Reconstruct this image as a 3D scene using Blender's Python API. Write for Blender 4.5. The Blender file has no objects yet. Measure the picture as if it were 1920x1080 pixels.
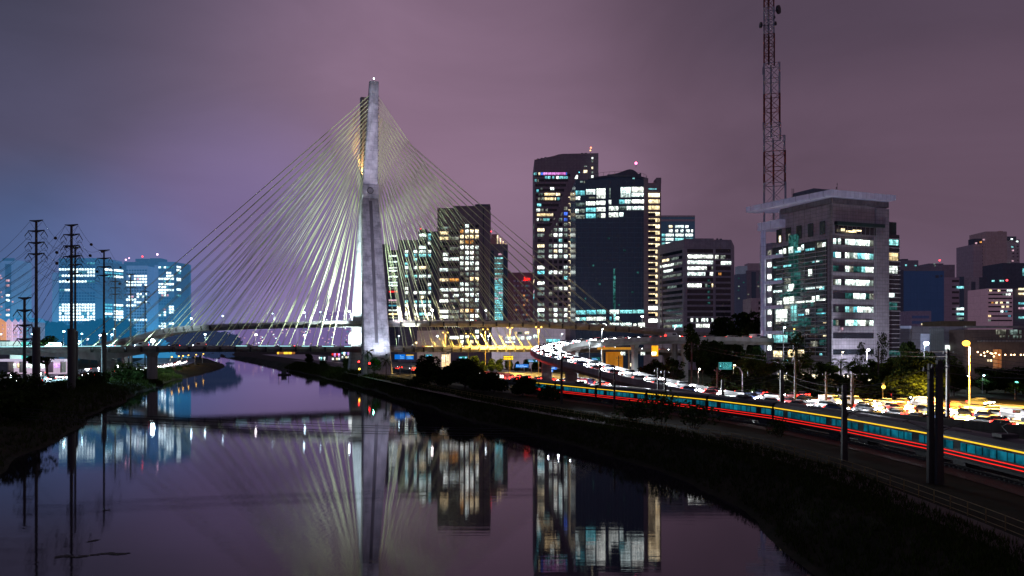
import bpy, math, random
from mathutils import Vector, Matrix
RND = random.Random(11)
scene = bpy.context.scene
COL = scene.collection
F, YH, H = 1500.0, 645.0, 17.5          # survey of the view: focal length in photo pixels, horizon row, eye height in metres
GZ = 3.6                                 # level of the land beside the river

def P(px, py, d):
    return Vector(((px-960)*d/F, d, H-(py-YH)*d/F))
def G(px, py, z=GZ):
    return P(px, py, F*(H-z)/(py-YH))
def lin(c):
    c /= 255.0
    return c/12.92 if c <= .04045 else ((c+.055)/1.055)**2.4
def S(r, g, b, k=1.0):
    return (lin(r)*k, lin(g)*k, lin(b)*k, 1)

# ---------------------------------------------------------------- mesh helper
class MB:
    def __init__(self):
        self.v, self.f, self.m = [], [], []
    def add(self, verts, faces, mi=0):
        o = len(self.v)
        self.v += [tuple(p) for p in verts]
        self.f += [tuple(i+o for i in q) for q in faces]
        self.m += [mi]*len(faces)
    def box(self, x0, x1, y0, y1, z0, z1, mi=0):
        self.add([(x0,y0,z0),(x1,y0,z0),(x1,y1,z0),(x0,y1,z0),(x0,y0,z1),(x1,y0,z1),(x1,y1,z1),(x0,y1,z1)],
                 [(0,3,2,1),(4,5,6,7),(0,1,5,4),(1,2,6,5),(2,3,7,6),(3,0,4,7)], mi)
    def loft(self, rings, cap=True, closed=True, mi=0):
        n = len(rings[0]); vs = [p for r in rings for p in r]; fs = []
        for k in range(len(rings)-1):
            for i in range(n if closed else n-1):
                j = (i+1) % n
                fs.append((k*n+i, k*n+j, (k+1)*n+j, (k+1)*n+i))
        if cap and closed:
            fs.append(tuple(reversed(range(n)))); fs.append(tuple((len(rings)-1)*n+i for i in range(n)))
        self.add(vs, fs, mi)
    def prism(self, foot, z0, z1, mi=0):
        a = sum(foot[i][0]*foot[(i+1)%len(foot)][1]-foot[(i+1)%len(foot)][0]*foot[i][1] for i in range(len(foot)))
        if a < 0: foot = list(reversed(foot))
        zt = z1 if isinstance(z1, (list, tuple)) else [z1]*len(foot)
        self.loft([[(x,y,z0) for x,y in foot], [(p[0],p[1],z) for p,z in zip(foot, zt)]], mi=mi)
    def tube(self, pts, r, n=6, cap=True, mi=0):
        pts = [Vector(p) for p in pts]
        rs = r if isinstance(r, (list, tuple)) else [r]*len(pts)
        rings = []
        for i, p in enumerate(pts):
            t = (pts[min(i+1, len(pts)-1)]-pts[max(i-1, 0)]).normalized()
            up = Vector((0,0,1)) if abs(t.z) < .95 else Vector((1,0,0))
            a = t.cross(up).normalized(); b = t.cross(a).normalized()
            rings.append([p+(a*math.cos(2*math.pi*k/n)+b*math.sin(2*math.pi*k/n))*rs[i] for k in range(n)])
        self.loft(rings, cap=cap, mi=mi)
    def bar(self, a, b, w, h=None, mi=0):
        a, b = Vector(a), Vector(b); h = h or w
        t = (b-a).normalized(); up = Vector((0,0,1)) if abs(t.z) < .95 else Vector((1,0,0))
        s = t.cross(up).normalized()*w/2; u = s.normalized().cross(t).normalized()*h/2
        self.loft([[a-s-u, a+s-u, a+s+u, a-s+u], [b-s-u, b+s-u, b+s+u, b-s+u]], mi=mi)
    def ball(self, c, r, n=8, m=6, sz=1.0, mi=0):
        c = Vector(c)
        rings = [[c+Vector((math.cos(2*math.pi*k/n)*math.sin(math.pi*j/m)*r, math.sin(2*math.pi*k/n)*math.sin(math.pi*j/m)*r, -math.cos(math.pi*j/m)*r*sz)) for k in range(n)] for j in range(m+1)]
        for q in (0, m):
            rings[q] = [c+Vector((math.cos(2*math.pi*k/n)*.01*r, math.sin(2*math.pi*k/n)*.01*r, (-1 if q == 0 else 1)*r*sz)) for k in range(n)]
        self.loft(rings, mi=mi)
    def mesh(self, name, mats):
        me = bpy.data.meshes.new(name)
        me.from_pydata(self.v, [], self.f)
        mats = mats if isinstance(mats, (list, tuple)) else [mats]
        for m in mats: me.materials.append(m)
        if len(mats) > 1: me.polygons.foreach_set('material_index', self.m)
        me.update()
        return me
    def build(self, name, mats, parent=None, loc=None, smooth=False):
        me = self.mesh(name, mats)
        if smooth: me.polygons.foreach_set('use_smooth', [True]*len(me.polygons))
        return obj(name, me, parent, loc)

def obj(name, data, parent=None, loc=None):
    o = bpy.data.objects.new(name, data); COL.objects.link(o)
    if parent is not None: o.parent = parent
    if loc is not None: o.location = loc
    return o
def tag(o, label=None, cat=None, group=None, kind=None):
    if label: o['label'] = label
    if cat: o['category'] = cat
    if group: o['group'] = group
    if kind: o['kind'] = kind
    return o
def thing(name, label, cat, loc=(0,0,0), rz=0, group=None):
    o = obj(name, None, None, loc); o.rotation_euler = (0,0,rz); o.empty_display_size = .5
    return tag(o, label, cat, group)
CH = {}
def kids(o):
    return [c for c in COL.objects if c.parent == o]
def snapshot(root):                       # remember a prototype's children once, so that copying stays quick
    CH[root.name] = [(c, kids(c)) for c in kids(root)]
def dup(root, loc, rz, label, group=None, scale=1.0, skip=()):
    r = root.copy(); COL.objects.link(r); r.location = loc; r.rotation_euler = (0,0,rz)
    r.scale = (scale,)*3 if not isinstance(scale, (tuple, list)) else scale
    r['label'] = label
    if group: r['group'] = group
    elif 'group' in r: del r['group']
    for c, gs in CH[root.name]:
        if c.name.split('.')[0] in skip: continue
        n = c.copy(); COL.objects.link(n); n.parent = r
        for g in gs:
            m = g.copy(); COL.objects.link(m); m.parent = n
    return r
PROTO = []
def proto(root):
    snapshot(root); PROTO.append(root); return root
def drop_protos():                        # the first of each kind stays only as the source of copies: take it out again
    for r in PROTO:
        for c, gs in CH[r.name]:
            for g in gs: bpy.data.objects.remove(g)
            bpy.data.objects.remove(c)
        bpy.data.objects.remove(r)
def struct(o):
    o['kind'] = 'structure'; return o

class Path:
    def __init__(self, pts, step=3.0):
        pts = [Vector(p) if len(p) == 3 else Vector((p[0], p[1], GZ)) for p in pts]
        pts = [pts[0]*2-pts[1]]+pts+[pts[-1]*2-pts[-2]]
        out = []
        for i in range(1, len(pts)-2):
            p0, p1, p2, p3 = pts[i-1:i+3]
            n = max(2, int((p2-p1).length/step))
            for k in range(n):
                t = k/n
                out.append(.5*((2*p1)+(p2-p0)*t+(2*p0-5*p1+4*p2-p3)*t*t+(3*p1-p0-3*p2+p3)*t**3))
        out.append(pts[-2].copy())
        self.p = out; self.s = [0]
        for a, b in zip(out, out[1:]): self.s.append(self.s[-1]+(b-a).length)
        self.len = self.s[-1]
    def at(self, s, off=0, dz=0):
        s = min(max(s, 0), self.len-1e-4)
        lo, hi = 0, len(self.s)-1
        while hi-lo > 1:
            m = (lo+hi)//2
            if self.s[m] <= s: lo = m
            else: hi = m
        t = (s-self.s[lo])/(self.s[hi]-self.s[lo]); p = self.p[lo].lerp(self.p[hi], t)
        a = self.p[max(lo-1, 0)]; b = self.p[min(hi+1, len(self.p)-1)]
        d = (b-a); d.z = 0; d.normalize()
        return p+Vector((d.y, -d.x, 0))*off+Vector((0,0,dz)), d        # +off lies to the right of travel
    def near(self, x, y):
        k = min(range(len(self.p)), key=lambda i: (self.p[i].x-x)**2+(self.p[i].y-y)**2)
        return self.s[k]
    def ribbon(self, prof, s0=0, s1=None, step=4.0, closed=True, mb=None):
        """sweep a profile [(offset, dz)] along the path"""
        s1 = self.len if s1 is None else s1
        n = max(2, int((s1-s0)/step)); rings = []
        for k in range(n+1):
            s = s0+(s1-s0)*k/n
            rings.append([self.at(s, o, z)[0] for o, z in prof])
        mb = mb or MB(); mb.loft(rings, cap=closed, closed=closed)
        return mb

# ---------------------------------------------------------------- materials
MATS = {}
def newmat(name):
    m = bpy.data.materials.new(name); m.use_nodes = True; m.node_tree.nodes.clear(); return m, m.node_tree
def N(t, kind, **kw):
    n = t.nodes.new(kind)
    for k, v in kw.items():
        if k.startswith('i_'):
            key = k[2:]; n.inputs[int(key) if key.isdigit() else key.replace('_', ' ')].default_value = v
        else: setattr(n, k, v)
    return n
def mth(t, op, a, b=None):
    n = N(t, 'ShaderNodeMath', operation=op)
    for i, x in enumerate((a, b)):
        if x is None: continue
        if isinstance(x, (int, float)): n.inputs[i].default_value = x
        else: t.links.new(x, n.inputs[i])
    return n.outputs[0]
def mixc(t, f, a, b, blend='MIX'):
    n = N(t, 'ShaderNodeMix', data_type='RGBA', blend_type=blend)
    for i, x in ((0, f), (6, a), (7, b)):
        if isinstance(x, (int, float, tuple)): n.inputs[i].default_value = x
        else: t.links.new(x, n.inputs[i])
    return n.outputs[2]

def surf(name, c1, c2=None, rough=.7, scale=.6, metal=0.0, bump=0.0, spec=.4, glow=None, joints=None, detail=4, streak=False, low=None):
    """two-tone noisy surface, optional panel joints (width, height), optional glow that paints haze or city light into the colour"""
    if name in MATS: return MATS[name]
    m, t = newmat(name); L = t.links.new
    out = N(t, 'ShaderNodeOutputMaterial'); bs = N(t, 'ShaderNodeBsdfPrincipled', i_Roughness=rough, i_Metallic=metal)
    bs.inputs['Specular IOR Level'].default_value = spec
    tc = N(t, 'ShaderNodeTexCoord'); vec = tc.outputs['Object']
    no = N(t, 'ShaderNodeTexNoise', i_Scale=scale, i_Detail=detail, i_Roughness=.6)
    if streak:
        mp = N(t, 'ShaderNodeMapping'); mp.inputs['Scale'].default_value = (1, 1, .12); L(vec, mp.inputs[0]); L(mp.outputs[0], no.inputs[0])
    else: L(vec, no.inputs[0])
    c2 = c2 or tuple(min(1, x*.62) for x in c1[:3])+(1,)
    rr = N(t, 'ShaderNodeMapRange', i_1=.35, i_2=.65); L(no.outputs[0], rr.inputs[0])
    col = mixc(t, rr.outputs[0], c1, c2)
    if joints:
        sx = N(t, 'ShaderNodeSeparateXYZ'); L(vec, sx.inputs[0])
        cx = N(t, 'ShaderNodeCombineXYZ'); L(mth(t, 'ADD', sx.outputs[0], sx.outputs[1]), cx.inputs[0]); L(sx.outputs[2], cx.inputs[1])
        br = N(t, 'ShaderNodeTexBrick', offset=0, squash=1.0); br.inputs['Scale'].default_value = 1
        br.inputs['Brick Width'].default_value = joints[0]; br.inputs['Row Height'].default_value = joints[1]; br.inputs['Mortar Size'].default_value = .05
        br.inputs['Color1'].default_value = (1,1,1,1); br.inputs['Color2'].default_value = (.86,.86,.88,1); br.inputs['Mortar'].default_value = (.4,.4,.4,1)
        L(cx.outputs[0], br.inputs[0]); col = mixc(t, 1.0, col, br.outputs[0], 'MULTIPLY')
    L(col, bs.inputs['Base Color'])
    if bump:
        bp = N(t, 'ShaderNodeBump', i_Strength=bump, i_Distance=.2); L(no.outputs[0], bp.inputs['Height']); L(bp.outputs[0], bs.inputs['Normal'])
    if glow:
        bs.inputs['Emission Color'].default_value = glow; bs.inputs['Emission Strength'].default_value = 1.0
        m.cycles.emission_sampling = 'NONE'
        if low:                                   # painted haze: emission brighter towards street level
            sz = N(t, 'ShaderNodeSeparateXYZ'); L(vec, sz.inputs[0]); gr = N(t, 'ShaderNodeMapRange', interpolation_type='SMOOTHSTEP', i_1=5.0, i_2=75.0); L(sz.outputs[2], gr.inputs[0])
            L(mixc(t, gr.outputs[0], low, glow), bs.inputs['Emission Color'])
    L(bs.outputs[0], out.inputs[0]); MATS[name] = m
    return m

def lamp_mat(name, c, k, sample=False):
    if name in MATS: return MATS[name]
    m, t = newmat(name); out = N(t, 'ShaderNodeOutputMaterial'); e = N(t, 'ShaderNodeEmission', i_Color=c, i_Strength=k)
    t.links.new(e.outputs[0], out.inputs[0])
    m.cycles.emission_sampling = 'AUTO' if sample else 'NONE'
    MATS[name] = m; return m

def window_mat(name, c, k, lo=.3, mull=1.35, blind=.5, c2=None):
    """a lit room behind glass: mullions, blinds at different heights, brighter and dimmer bays, no two panes alike"""
    m, t = newmat(name); L = t.links.new
    out = N(t, 'ShaderNodeOutputMaterial'); e = N(t, 'ShaderNodeEmission')
    tc = N(t, 'ShaderNodeTexCoord'); oi = N(t, 'ShaderNodeObjectInfo')
    sx = N(t, 'ShaderNodeSeparateXYZ'); L(tc.outputs['Object'], sx.inputs[0])
    rnd = oi.outputs['Random']
    fx = mth(t, 'FRACT', mth(t, 'MULTIPLY', mth(t, 'ADD', sx.outputs[0], 200.0), 1/mull))
    bar = mth(t, 'GREATER_THAN', fx, .1)
    bay = mth(t, 'FLOOR', mth(t, 'MULTIPLY', mth(t, 'ADD', sx.outputs[0], 200.0), 1/mull))
    wn = N(t, 'ShaderNodeTexWhiteNoise', noise_dimensions='2D')
    cb = N(t, 'ShaderNodeCombineXYZ'); L(bay, cb.inputs[0]); L(mth(t, 'MULTIPLY', rnd, 97.0), cb.inputs[1]); L(cb.outputs[0], wn.inputs[0])
    no = N(t, 'ShaderNodeTexNoise', noise_dimensions='4D', i_Scale=.9, i_Detail=2.0); L(tc.outputs['Object'], no.inputs[0]); L(mth(t, 'MULTIPLY', rnd, 31.0), no.inputs['W'])
    room = N(t, 'ShaderNodeMapRange', i_1=.38, i_2=.6, i_3=lo, i_4=1.15); L(no.outputs[0], room.inputs[0])
    bl = N(t, 'ShaderNodeMapRange', i_1=.0, i_2=1.0, i_3=1-blind, i_4=1.1); L(wn.outputs[0], bl.inputs[0])
    up = N(t, 'ShaderNodeMapRange', i_1=-1.1, i_2=1.1, i_3=.5, i_4=1.25); L(sx.outputs[2], up.inputs[0])
    s = mth(t, 'MULTIPLY', mth(t, 'MULTIPLY', room.outputs[0], bl.outputs[0]), up.outputs[0])
    s = mth(t, 'MULTIPLY', s, mth(t, 'ADD', mth(t, 'MULTIPLY', bar, .85), .15))
    s = mth(t, 'MULTIPLY', s, mth(t, 'ADD', mth(t, 'MULTIPLY', rnd, .5*k), .75*k))
    L(s, e.inputs[1])
    L(mixc(t, mth(t, 'FRACT', mth(t, 'MULTIPLY', rnd, 7.13)), c, c2 or c), e.inputs[0])
    L(e.outputs[0], out.inputs[0]); m.cycles.emission_sampling = 'NONE'
    MATS[name] = m; return m

WIN = {
 'W': window_mat('window_white', (.78,1,.97,1), 3.3, .28, c2=(.95,1,.9,1)),
 'C': window_mat('window_cyan', (.18,.8,.95,1), 1.7, .35, c2=(.4,1,.95,1)),
 'Y': window_mat('window_warm', (1,.74,.36,1), 3.0, .4, c2=(1,.86,.55,1)),
 'O': window_mat('window_orange', (1,.42,.1,1), 1.4, .3),
 'd': window_mat('window_dim', (.5,.72,.68,1), .5, .15, c2=(.75,.75,.6,1)),
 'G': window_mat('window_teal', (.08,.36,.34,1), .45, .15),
 'P': window_mat('window_pink', (1,.25,.85,1), 1.8, .5, c2=(.75,.45,1,1)),
 'B': window_mat('window_blue', (.08,.2,1,1), 1.4, .4),
 'R': window_mat('window_red', (1,.03,.03,1), 1.6, .6),
 'H': window_mat('window_hazy', (.72,.95,1,1), 3.2, .6, blind=.25),
 'h': window_mat('window_hazy_dim', (.12,.6,.85,1), .8, .5),
 'p': window_mat('window_hazy_pink', (1,.6,.75,1), 1.1, .5),
}
GLASS = surf('dark_glass', (.012,.015,.02,1), (.02,.026,.034,1), rough=.12, spec=.7, scale=.3)
GLASSH = surf('painted_haze_glass', (.02,.04,.06,1), rough=.4, glow=S(30,84,126))  # haze painted over the far panes as glow

def glow_of(*c): return S(*c)
M = {
 'concrete': surf('concrete', (.46,.44,.48,1), (.2,.195,.22,1), scale=.3, bump=.35, detail=9, joints=(3.4,4.1)),
 'deck': surf('deck_concrete', (.3,.29,.29,1), (.19,.18,.18,1), scale=.4, streak=True),
 'asphalt': surf('asphalt', (.085,.085,.088,1), (.055,.055,.057,1), rough=.42, scale=1.2, bump=.08, spec=.5),
 'paint': surf('road_paint', (.7,.7,.68,1), (.5,.5,.48,1), scale=3),
 'steel_dark': surf('dark_steel', (.055,.052,.055,1), (.035,.033,.035,1), rough=.55, metal=.3, scale=.8),
 'steel': surf('galvanised_steel', (.34,.34,.36,1), (.22,.22,.24,1), rough=.45, metal=.6, scale=1.0),
 'pole': surf('concrete_pole', (.05,.044,.04,1), (.026,.023,.022,1), scale=1.3, streak=True),
 'pylon': surf('pylon_steel', (.07,.066,.07,1), (.04,.038,.042,1), rough=.6, metal=.2, scale=.5, streak=True),
 'wire': surf('black_cable', (.02,.02,.022,1), rough=.6),
 'cable': surf('yellow_sheath', (.58,.6,.34,1), (.46,.48,.27,1), rough=.45, scale=.2),
 'trunk': surf('bark', (.07,.052,.036,1), (.035,.026,.018,1), scale=3, bump=.5),
 'rail': surf('rail_steel', (.3,.27,.25,1), rough=.25, metal=.9),
 'sleeper': surf('sleeper_concrete', (.1,.095,.09,1), scale=2),
 'ballast': surf('ballast', (.035,.03,.027,1), (.015,.013,.012,1), scale=6, bump=.6),
 'fence': surf('fence_paint', (.3,.2,.06,1), (.16,.11,.05,1), scale=3),
 'path': surf('path_paving', (.085,.055,.045,1), (.05,.036,.03,1), scale=1.5),
 'rubber': surf('tyre_rubber', (.015,.015,.016,1), rough=.9),
 'red_paint': surf('mast_red', (.2,.032,.02,1), (.12,.02,.014,1), rough=.5, scale=1),
 'white_paint': surf('mast_white', (.5,.46,.48,1), (.3,.28,.3,1), rough=.5, scale=1),
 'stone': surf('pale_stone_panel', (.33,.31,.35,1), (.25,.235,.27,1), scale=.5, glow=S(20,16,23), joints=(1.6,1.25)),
 'slab': surf('white_roof_panel', (.66,.66,.74,1), (.5,.5,.58,1), scale=.5, glow=S(56,56,76), joints=(2.4,9)),  # glow here and on the stone paints city light
}
def leaf_mat(name, a, b, glow=None):
    m, t = newmat(name); L = t.links.new
    out = N(t, 'ShaderNodeOutputMaterial'); ge = N(t, 'ShaderNodeNewGeometry')
    col = mixc(t, ge.outputs['Random Per Island'], a, b)
    d = N(t, 'ShaderNodeBsdfDiffuse'); tr = N(t, 'ShaderNodeBsdfTranslucent'); mx = N(t, 'ShaderNodeMixShader', i_0=.3)
    L(col, d.inputs[0]); L(col, tr.inputs[0]); L(d.outputs[0], mx.inputs[1]); L(tr.outputs[0], mx.inputs[2])
    last = mx.outputs[0]
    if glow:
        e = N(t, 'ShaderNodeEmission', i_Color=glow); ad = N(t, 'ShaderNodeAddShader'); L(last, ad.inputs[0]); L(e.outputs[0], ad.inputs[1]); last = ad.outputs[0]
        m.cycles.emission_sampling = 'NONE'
    L(last, out.inputs[0]); MATS[name] = m; return m
LEAF = leaf_mat('dark_leaves', (.012,.02,.008,1), (.035,.055,.016,1))
LEAFB = leaf_mat('bright_leaves', (.025,.05,.012,1), (.08,.11,.022,1))
LEAFH = leaf_mat('painted_haze_leaves', (.02,.04,.04,1), (.05,.08,.08,1), glow=S(18,84,124))  # bluish haze painted into the leaves as glow, next one too
LEAFM = leaf_mat('painted_river_haze_leaves', (.02,.03,.03,1), (.05,.06,.06,1), glow=S(34,46,74))
GRASS = leaf_mat('grass_blades', (.014,.024,.007,1), (.045,.06,.016,1))

# ---------------------------------------------------------------- lights
def point(name, loc, c, w, r=.25, parent=None):
    l = bpy.data.lights.new(name, 'POINT'); l.color = c[:3]; l.energy = w; l.shadow_soft_size = r
    o = obj(name, l, parent, loc); return o
def spot(name, loc, target, c, w, size=50, blend=.5, r=.3, parent=None):
    l = bpy.data.lights.new(name, 'SPOT'); l.color = c[:3]; l.energy = w; l.shadow_soft_size = r; l.spot_size = math.radians(size); l.spot_blend = blend
    o = obj(name, l, parent, loc)
    o.rotation_euler = (Vector(target)-Vector(loc)).to_track_quat('-Z', 'Y').to_euler(); return o

def as_mesh(curve, name, parent, loc):        # letters as a plain mesh
    tmp = bpy.data.objects.new('letters', curve); COL.objects.link(tmp); dg = bpy.context.evaluated_depsgraph_get(); dg.update()
    me = bpy.data.meshes.new_from_object(tmp.evaluated_get(dg)); me.name = name
    if not me.materials:
        for m in curve.materials: me.materials.append(m)
    bpy.data.objects.remove(tmp); o = obj(name, me, parent, loc); o.rotation_euler = (math.pi/2,0,0); return o
# ---------------------------------------------------------------- sky
w = bpy.data.worlds.new('World'); scene.world = w; w.use_nodes = True
t = w.node_tree; t.nodes.clear(); L = t.links.new
out = N(t, 'ShaderNodeOutputWorld'); bg = N(t, 'ShaderNodeBackground')
tc = N(t, 'ShaderNodeTexCoord'); sx = N(t, 'ShaderNodeSeparateXYZ'); L(tc.outputs['Generated'], sx.inputs[0])
def ramp(stops):
    r = N(t, 'ShaderNodeValToRGB'); e = r.color_ramp.elements
    r.color_ramp.interpolation = 'EASE'
    while len(e) < len(stops): e.new(.5)
    for q, (p, c) in zip(e, stops): q.position = p; q.color = c
    L(sx.outputs[2], r.inputs[0]); return r.outputs[0]
left = ramp([(0, S(84,112,160)), (.05, S(84,100,146)), (.11, S(82,88,124)), (.22, S(80,79,105)), (.36, S(66,66,86))])
right = ramp([(0, S(112,92,114)), (.06, S(104,84,103)), (.15, S(102,82,99)), (.25, S(98,79,96)), (.36, S(82,68,84))])
ax = N(t, 'ShaderNodeMapRange', interpolation_type='SMOOTHSTEP', i_1=-.52, i_2=.3); L(sx.outputs[0], ax.inputs[0])
col = mixc(t, ax.outputs[0], left, right)
def glow(col, px, py, c, ang, amt):
    v = Vector(((px-960)/F, 1, -(py-YH)/F)).normalized()
    d = N(t, 'ShaderNodeVectorMath', operation='DOT_PRODUCT'); L(tc.outputs['Generated'], d.inputs[0]); d.inputs[1].default_value = v
    m = N(t, 'ShaderNodeMapRange', interpolation_type='SMOOTHSTEP', i_1=math.cos(math.radians(ang)), i_2=1.0, i_4=amt); L(d.outputs['Value'], m.inputs[0])
    return mixc(t, m.outputs[0], col, c)
col = glow(col, 640, 300, S(141,116,141), 24, .88)
col = glow(col, 900, 260, S(140,110,130), 20, .45)
al = N(t, 'ShaderNodeMapRange', interpolation_type='SMOOTHSTEP', i_1=-.12, i_2=-.52, i_3=0.0, i_4=.85); L(sx.outputs[0], al.inputs[0])
col = mixc(t, al.outputs[0], col, left)
col = glow(col, 480, 570, S(130,114,164), 15, .7)
col = glow(col, 120, 640, S(70,108,160), 13, .5)
no = N(t, 'ShaderNodeTexNoise', i_Scale=3.0, i_Detail=6.0, i_Roughness=.5, i_Distortion=.6)
mp = N(t, 'ShaderNodeMapping'); mp.inputs['Scale'].default_value = (1, 1, 2.6); L(tc.outputs['Generated'], mp.inputs[0]); L(mp.outputs[0], no.inputs[0])
nr = N(t, 'ShaderNodeMapRange', i_1=.3, i_2=.7, i_3=.86, i_4=1.12); L(no.outputs[0], nr.inputs[0])
L(col, bg.inputs[0]); L(nr.outputs[0], bg.inputs[1]); L(bg.outputs[0], out.inputs[0])
sun = bpy.data.lights.new('night_sky_glow', 'SUN'); sun.energy = .02; sun.angle = math.radians(15); sun.color = (.9,.8,1)
so = obj('night_sky_glow', sun); so.rotation_euler = (math.radians(40), 0, math.radians(-30))

# ---------------------------------------------------------------- camera
cd = bpy.data.cameras.new('camera'); cam = obj('camera', cd); scene.camera = cam
cam.location = (0,0,H); cam.rotation_euler = (math.pi/2, 0, 0)
cd.sensor_width = 36; cd.lens = F/1920*36; cd.shift_y = (YH-540)/1920; cd.clip_start = .5; cd.clip_end = 20000
scene.render.engine = 'CYCLES'; scene.view_settings.view_transform = 'Standard'; scene.view_settings.look = 'None'; scene.view_settings.exposure = 0
scene.cycles.use_denoising = True; scene.cycles.max_bounces = 5; scene.cycles.sample_clamp_indirect = 2.0; scene.cycles.sample_clamp_direct = 0
scene.cycles.caustics_reflective = False; scene.cycles.caustics_refractive = False
scene.cycles.use_light_tree = True

# ---------------------------------------------------------------- ground and river
def interp(tab, y):
    if y <= tab[0][0]: return tab[0][1]
    for (a, xa), (b, xb) in zip(tab, tab[1:]):
        if y <= b:
            f = (y-a)/(b-a); return xa+(xb-xa)*f
    return tab[-1][1]
XR = [(-100,16),(-60,18),(40,22.5),(72,23.2),(101,22),(124,16.5),(162,-1),(230,-27),(342,-68),(450,-112),(583,-170),(800,-262),(1200,-440),(1700,-700),(7000,-4000)]
XL = [(-100,-16),(-60,-22),(0,-36),(60,-53),(110,-69),(180,-96),(250,-121),(340,-149),(420,-172),(520,-196),(620,-221),(800,-298),(1200,-482),(1700,-745),(7000,-4050)]
def xr(y): return interp(XR, y)+.9*math.sin(y*.09)+.5*math.sin(y*.23+1)
def xl(y): return interp(XL, y)+1.2*math.sin(y*.075+2)+.7*math.sin(y*.19)
CL = [(-6000,3.6),(-2500,3.6),(-900,3.6),(-350,3.6),(-130,3.6),(-60,3.6),(-32,3.5),(-20,3.4),(-12,3.1),(-8,2.7),(-5,1.9),(-2.5,.9),(0,-.15),(4,-2)]
CR = [(-4,-2),(0,-.15),(1.6,.7),(3.2,1.6),(5,2.8),(6.8,3.5),(9,3.6),(14,3.6),(24,3.6),(45,3.6),(110,3.6),(350,3.6),(900,3.6),(2500,3.6),(6000,3.6)]
ys = []
y = -100.0
while y < 7000:
    ys.append(y); y += 3 if y < 330 else (8 if y < 900 else (60 if y < 2000 else 500))
mb = MB(); rows = []
for y in ys:
    a, b = xl(y), xr(y); row = []
    for k, (o, z) in enumerate(CL+CR):
        x = (a if k < len(CL) else b)+o
        if .3 < z < 3.55: z += .35*math.sin(x*1.3+y*.7)*math.sin(y*.31+x*.2)
        row.append((x, y, z))
    rows.append(row)
mb.loft(rows, cap=False, closed=False)
ground = struct(mb.build('ground', surf('bank_soil', (.016,.02,.009,1), (.03,.026,.016,1), rough=.95, scale=.35, bump=.5, spec=.1), smooth=True))

def water_material():
    m, t = newmat('river_water'); L = t.links.new
    out = N(t, 'ShaderNodeOutputMaterial'); gl = N(t, 'ShaderNodeBsdfAnisotropic', i_Roughness=.03, i_Color=(.9,.86,.92,1)); df = N(t, 'ShaderNodeBsdfDiffuse', i_Color=(.018,.016,.022,1))
    mx = N(t, 'ShaderNodeMixShader'); tc = N(t, 'ShaderNodeTexCoord')
    mp = N(t, 'ShaderNodeMapping'); mp.inputs['Scale'].default_value = (.05,1.1,1); L(tc.outputs['Object'], mp.inputs[0])
    no = N(t, 'ShaderNodeTexNoise', i_Scale=1.0, i_Detail=5.0, i_Roughness=.55); L(mp.outputs[0], no.inputs[0])
    bp = N(t, 'ShaderNodeBump', i_Strength=.02, i_Distance=.25); L(no.outputs[0], bp.inputs['Height'])
    L(bp.outputs[0], gl.inputs['Normal'])
    n2 = N(t, 'ShaderNodeTexNoise', i_Scale=.02, i_Detail=3.0); L(tc.outputs['Object'], n2.inputs[0])
    r2 = N(t, 'ShaderNodeMapRange', i_1=.4, i_2=.65, i_3=.016, i_4=.03); L(n2.outputs[0], r2.inputs[0]); L(r2.outputs[0], gl.inputs['Roughness'])
    fr = N(t, 'ShaderNodeFresnel', i_IOR=1.5)
    L(fr.outputs[0], mx.inputs[0]); L(df.outputs[0], mx.inputs[1]); L(gl.outputs[0], mx.inputs[2]); L(mx.outputs[0], out.inputs[0]); return m
mb = MB(); mb.add([(-3000,-100,0),(400,-100,0),(400,3000,0),(-3000,3000,0)], [(0,1,2,3)])
struct(mb.build('river_water', water_material()))
# ---------------------------------------------------------------- roads, paths and rails
EXP = Path([(135,60),(127,84),(118,108),(104,135),(93,158),(80,185),(60,222),(34,275),(0,345),(-70,510),(-165,739),(-300,1060)])
WEST = Path([(-175,215),(-190,300),(-205,400),(-225,480),(-262,600),(-345,800),(-520,1150)])
TRAIN = Path([(50,40,3.9),(51,80,3.9),(50,96,3.9),(47.5,116,3.9),(39.5,148,3.9),(13,205,3.9),(-13,265,3.9),(-43,335,3.9),(-100,480,3.9),(-190,700,3.9)])
BIKE = Path([(24+8,20),(34.5,56),(34.8,76),(33.6,94),(29,115),(19,136),(5,165),(-25,240),(-58,330),(-100,440),(-160,580)])
def sheet(name, path, half, z, mat, off=0, s0=0, s1=None):
    mb = path.ribbon([(off-half, z), (off+half, z)], s0, s1, closed=False)
    return struct(mb.build(name, mat))
sheet('road', EXP, 30, .06, M['asphalt'])
sheet('road', WEST, 22, .06, M['asphalt'])
sheet('path', BIKE, 1.7, .05, M['path'])
sheet('railway_bed', TRAIN, 9.5, -.22, M['ballast'], off=5.0)
# lane markings
mk = MB()
for o in (-25.6,-22.2,-18.8,-15.4,-8.4,-5,5,8.4,15.4,18.8,22.2,25.6):
    s = 0
    while s < 560:
        EXP.ribbon([(o-.09, .064), (o+.09, .064)], s, s+4, step=4, closed=False, mb=mk); s += 11
for o in (-29,-11.8,-1.6,1.6,11.8,29): EXP.ribbon([(o-.09, .064), (o+.09, .064)], 0, 620, closed=False, mb=mk)
struct(mk.build('road_marking', M['paint']))
mk = MB()
for o in (-18,-14.5,-11,11,14.5,18):
    s = 0
    while s < 420: WEST.ribbon([(o-.09,.064),(o+.09,.064)], s, s+4, step=4, closed=False, mb=mk); s += 11
struct(mk.build('road_marking', M['paint']))
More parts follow.
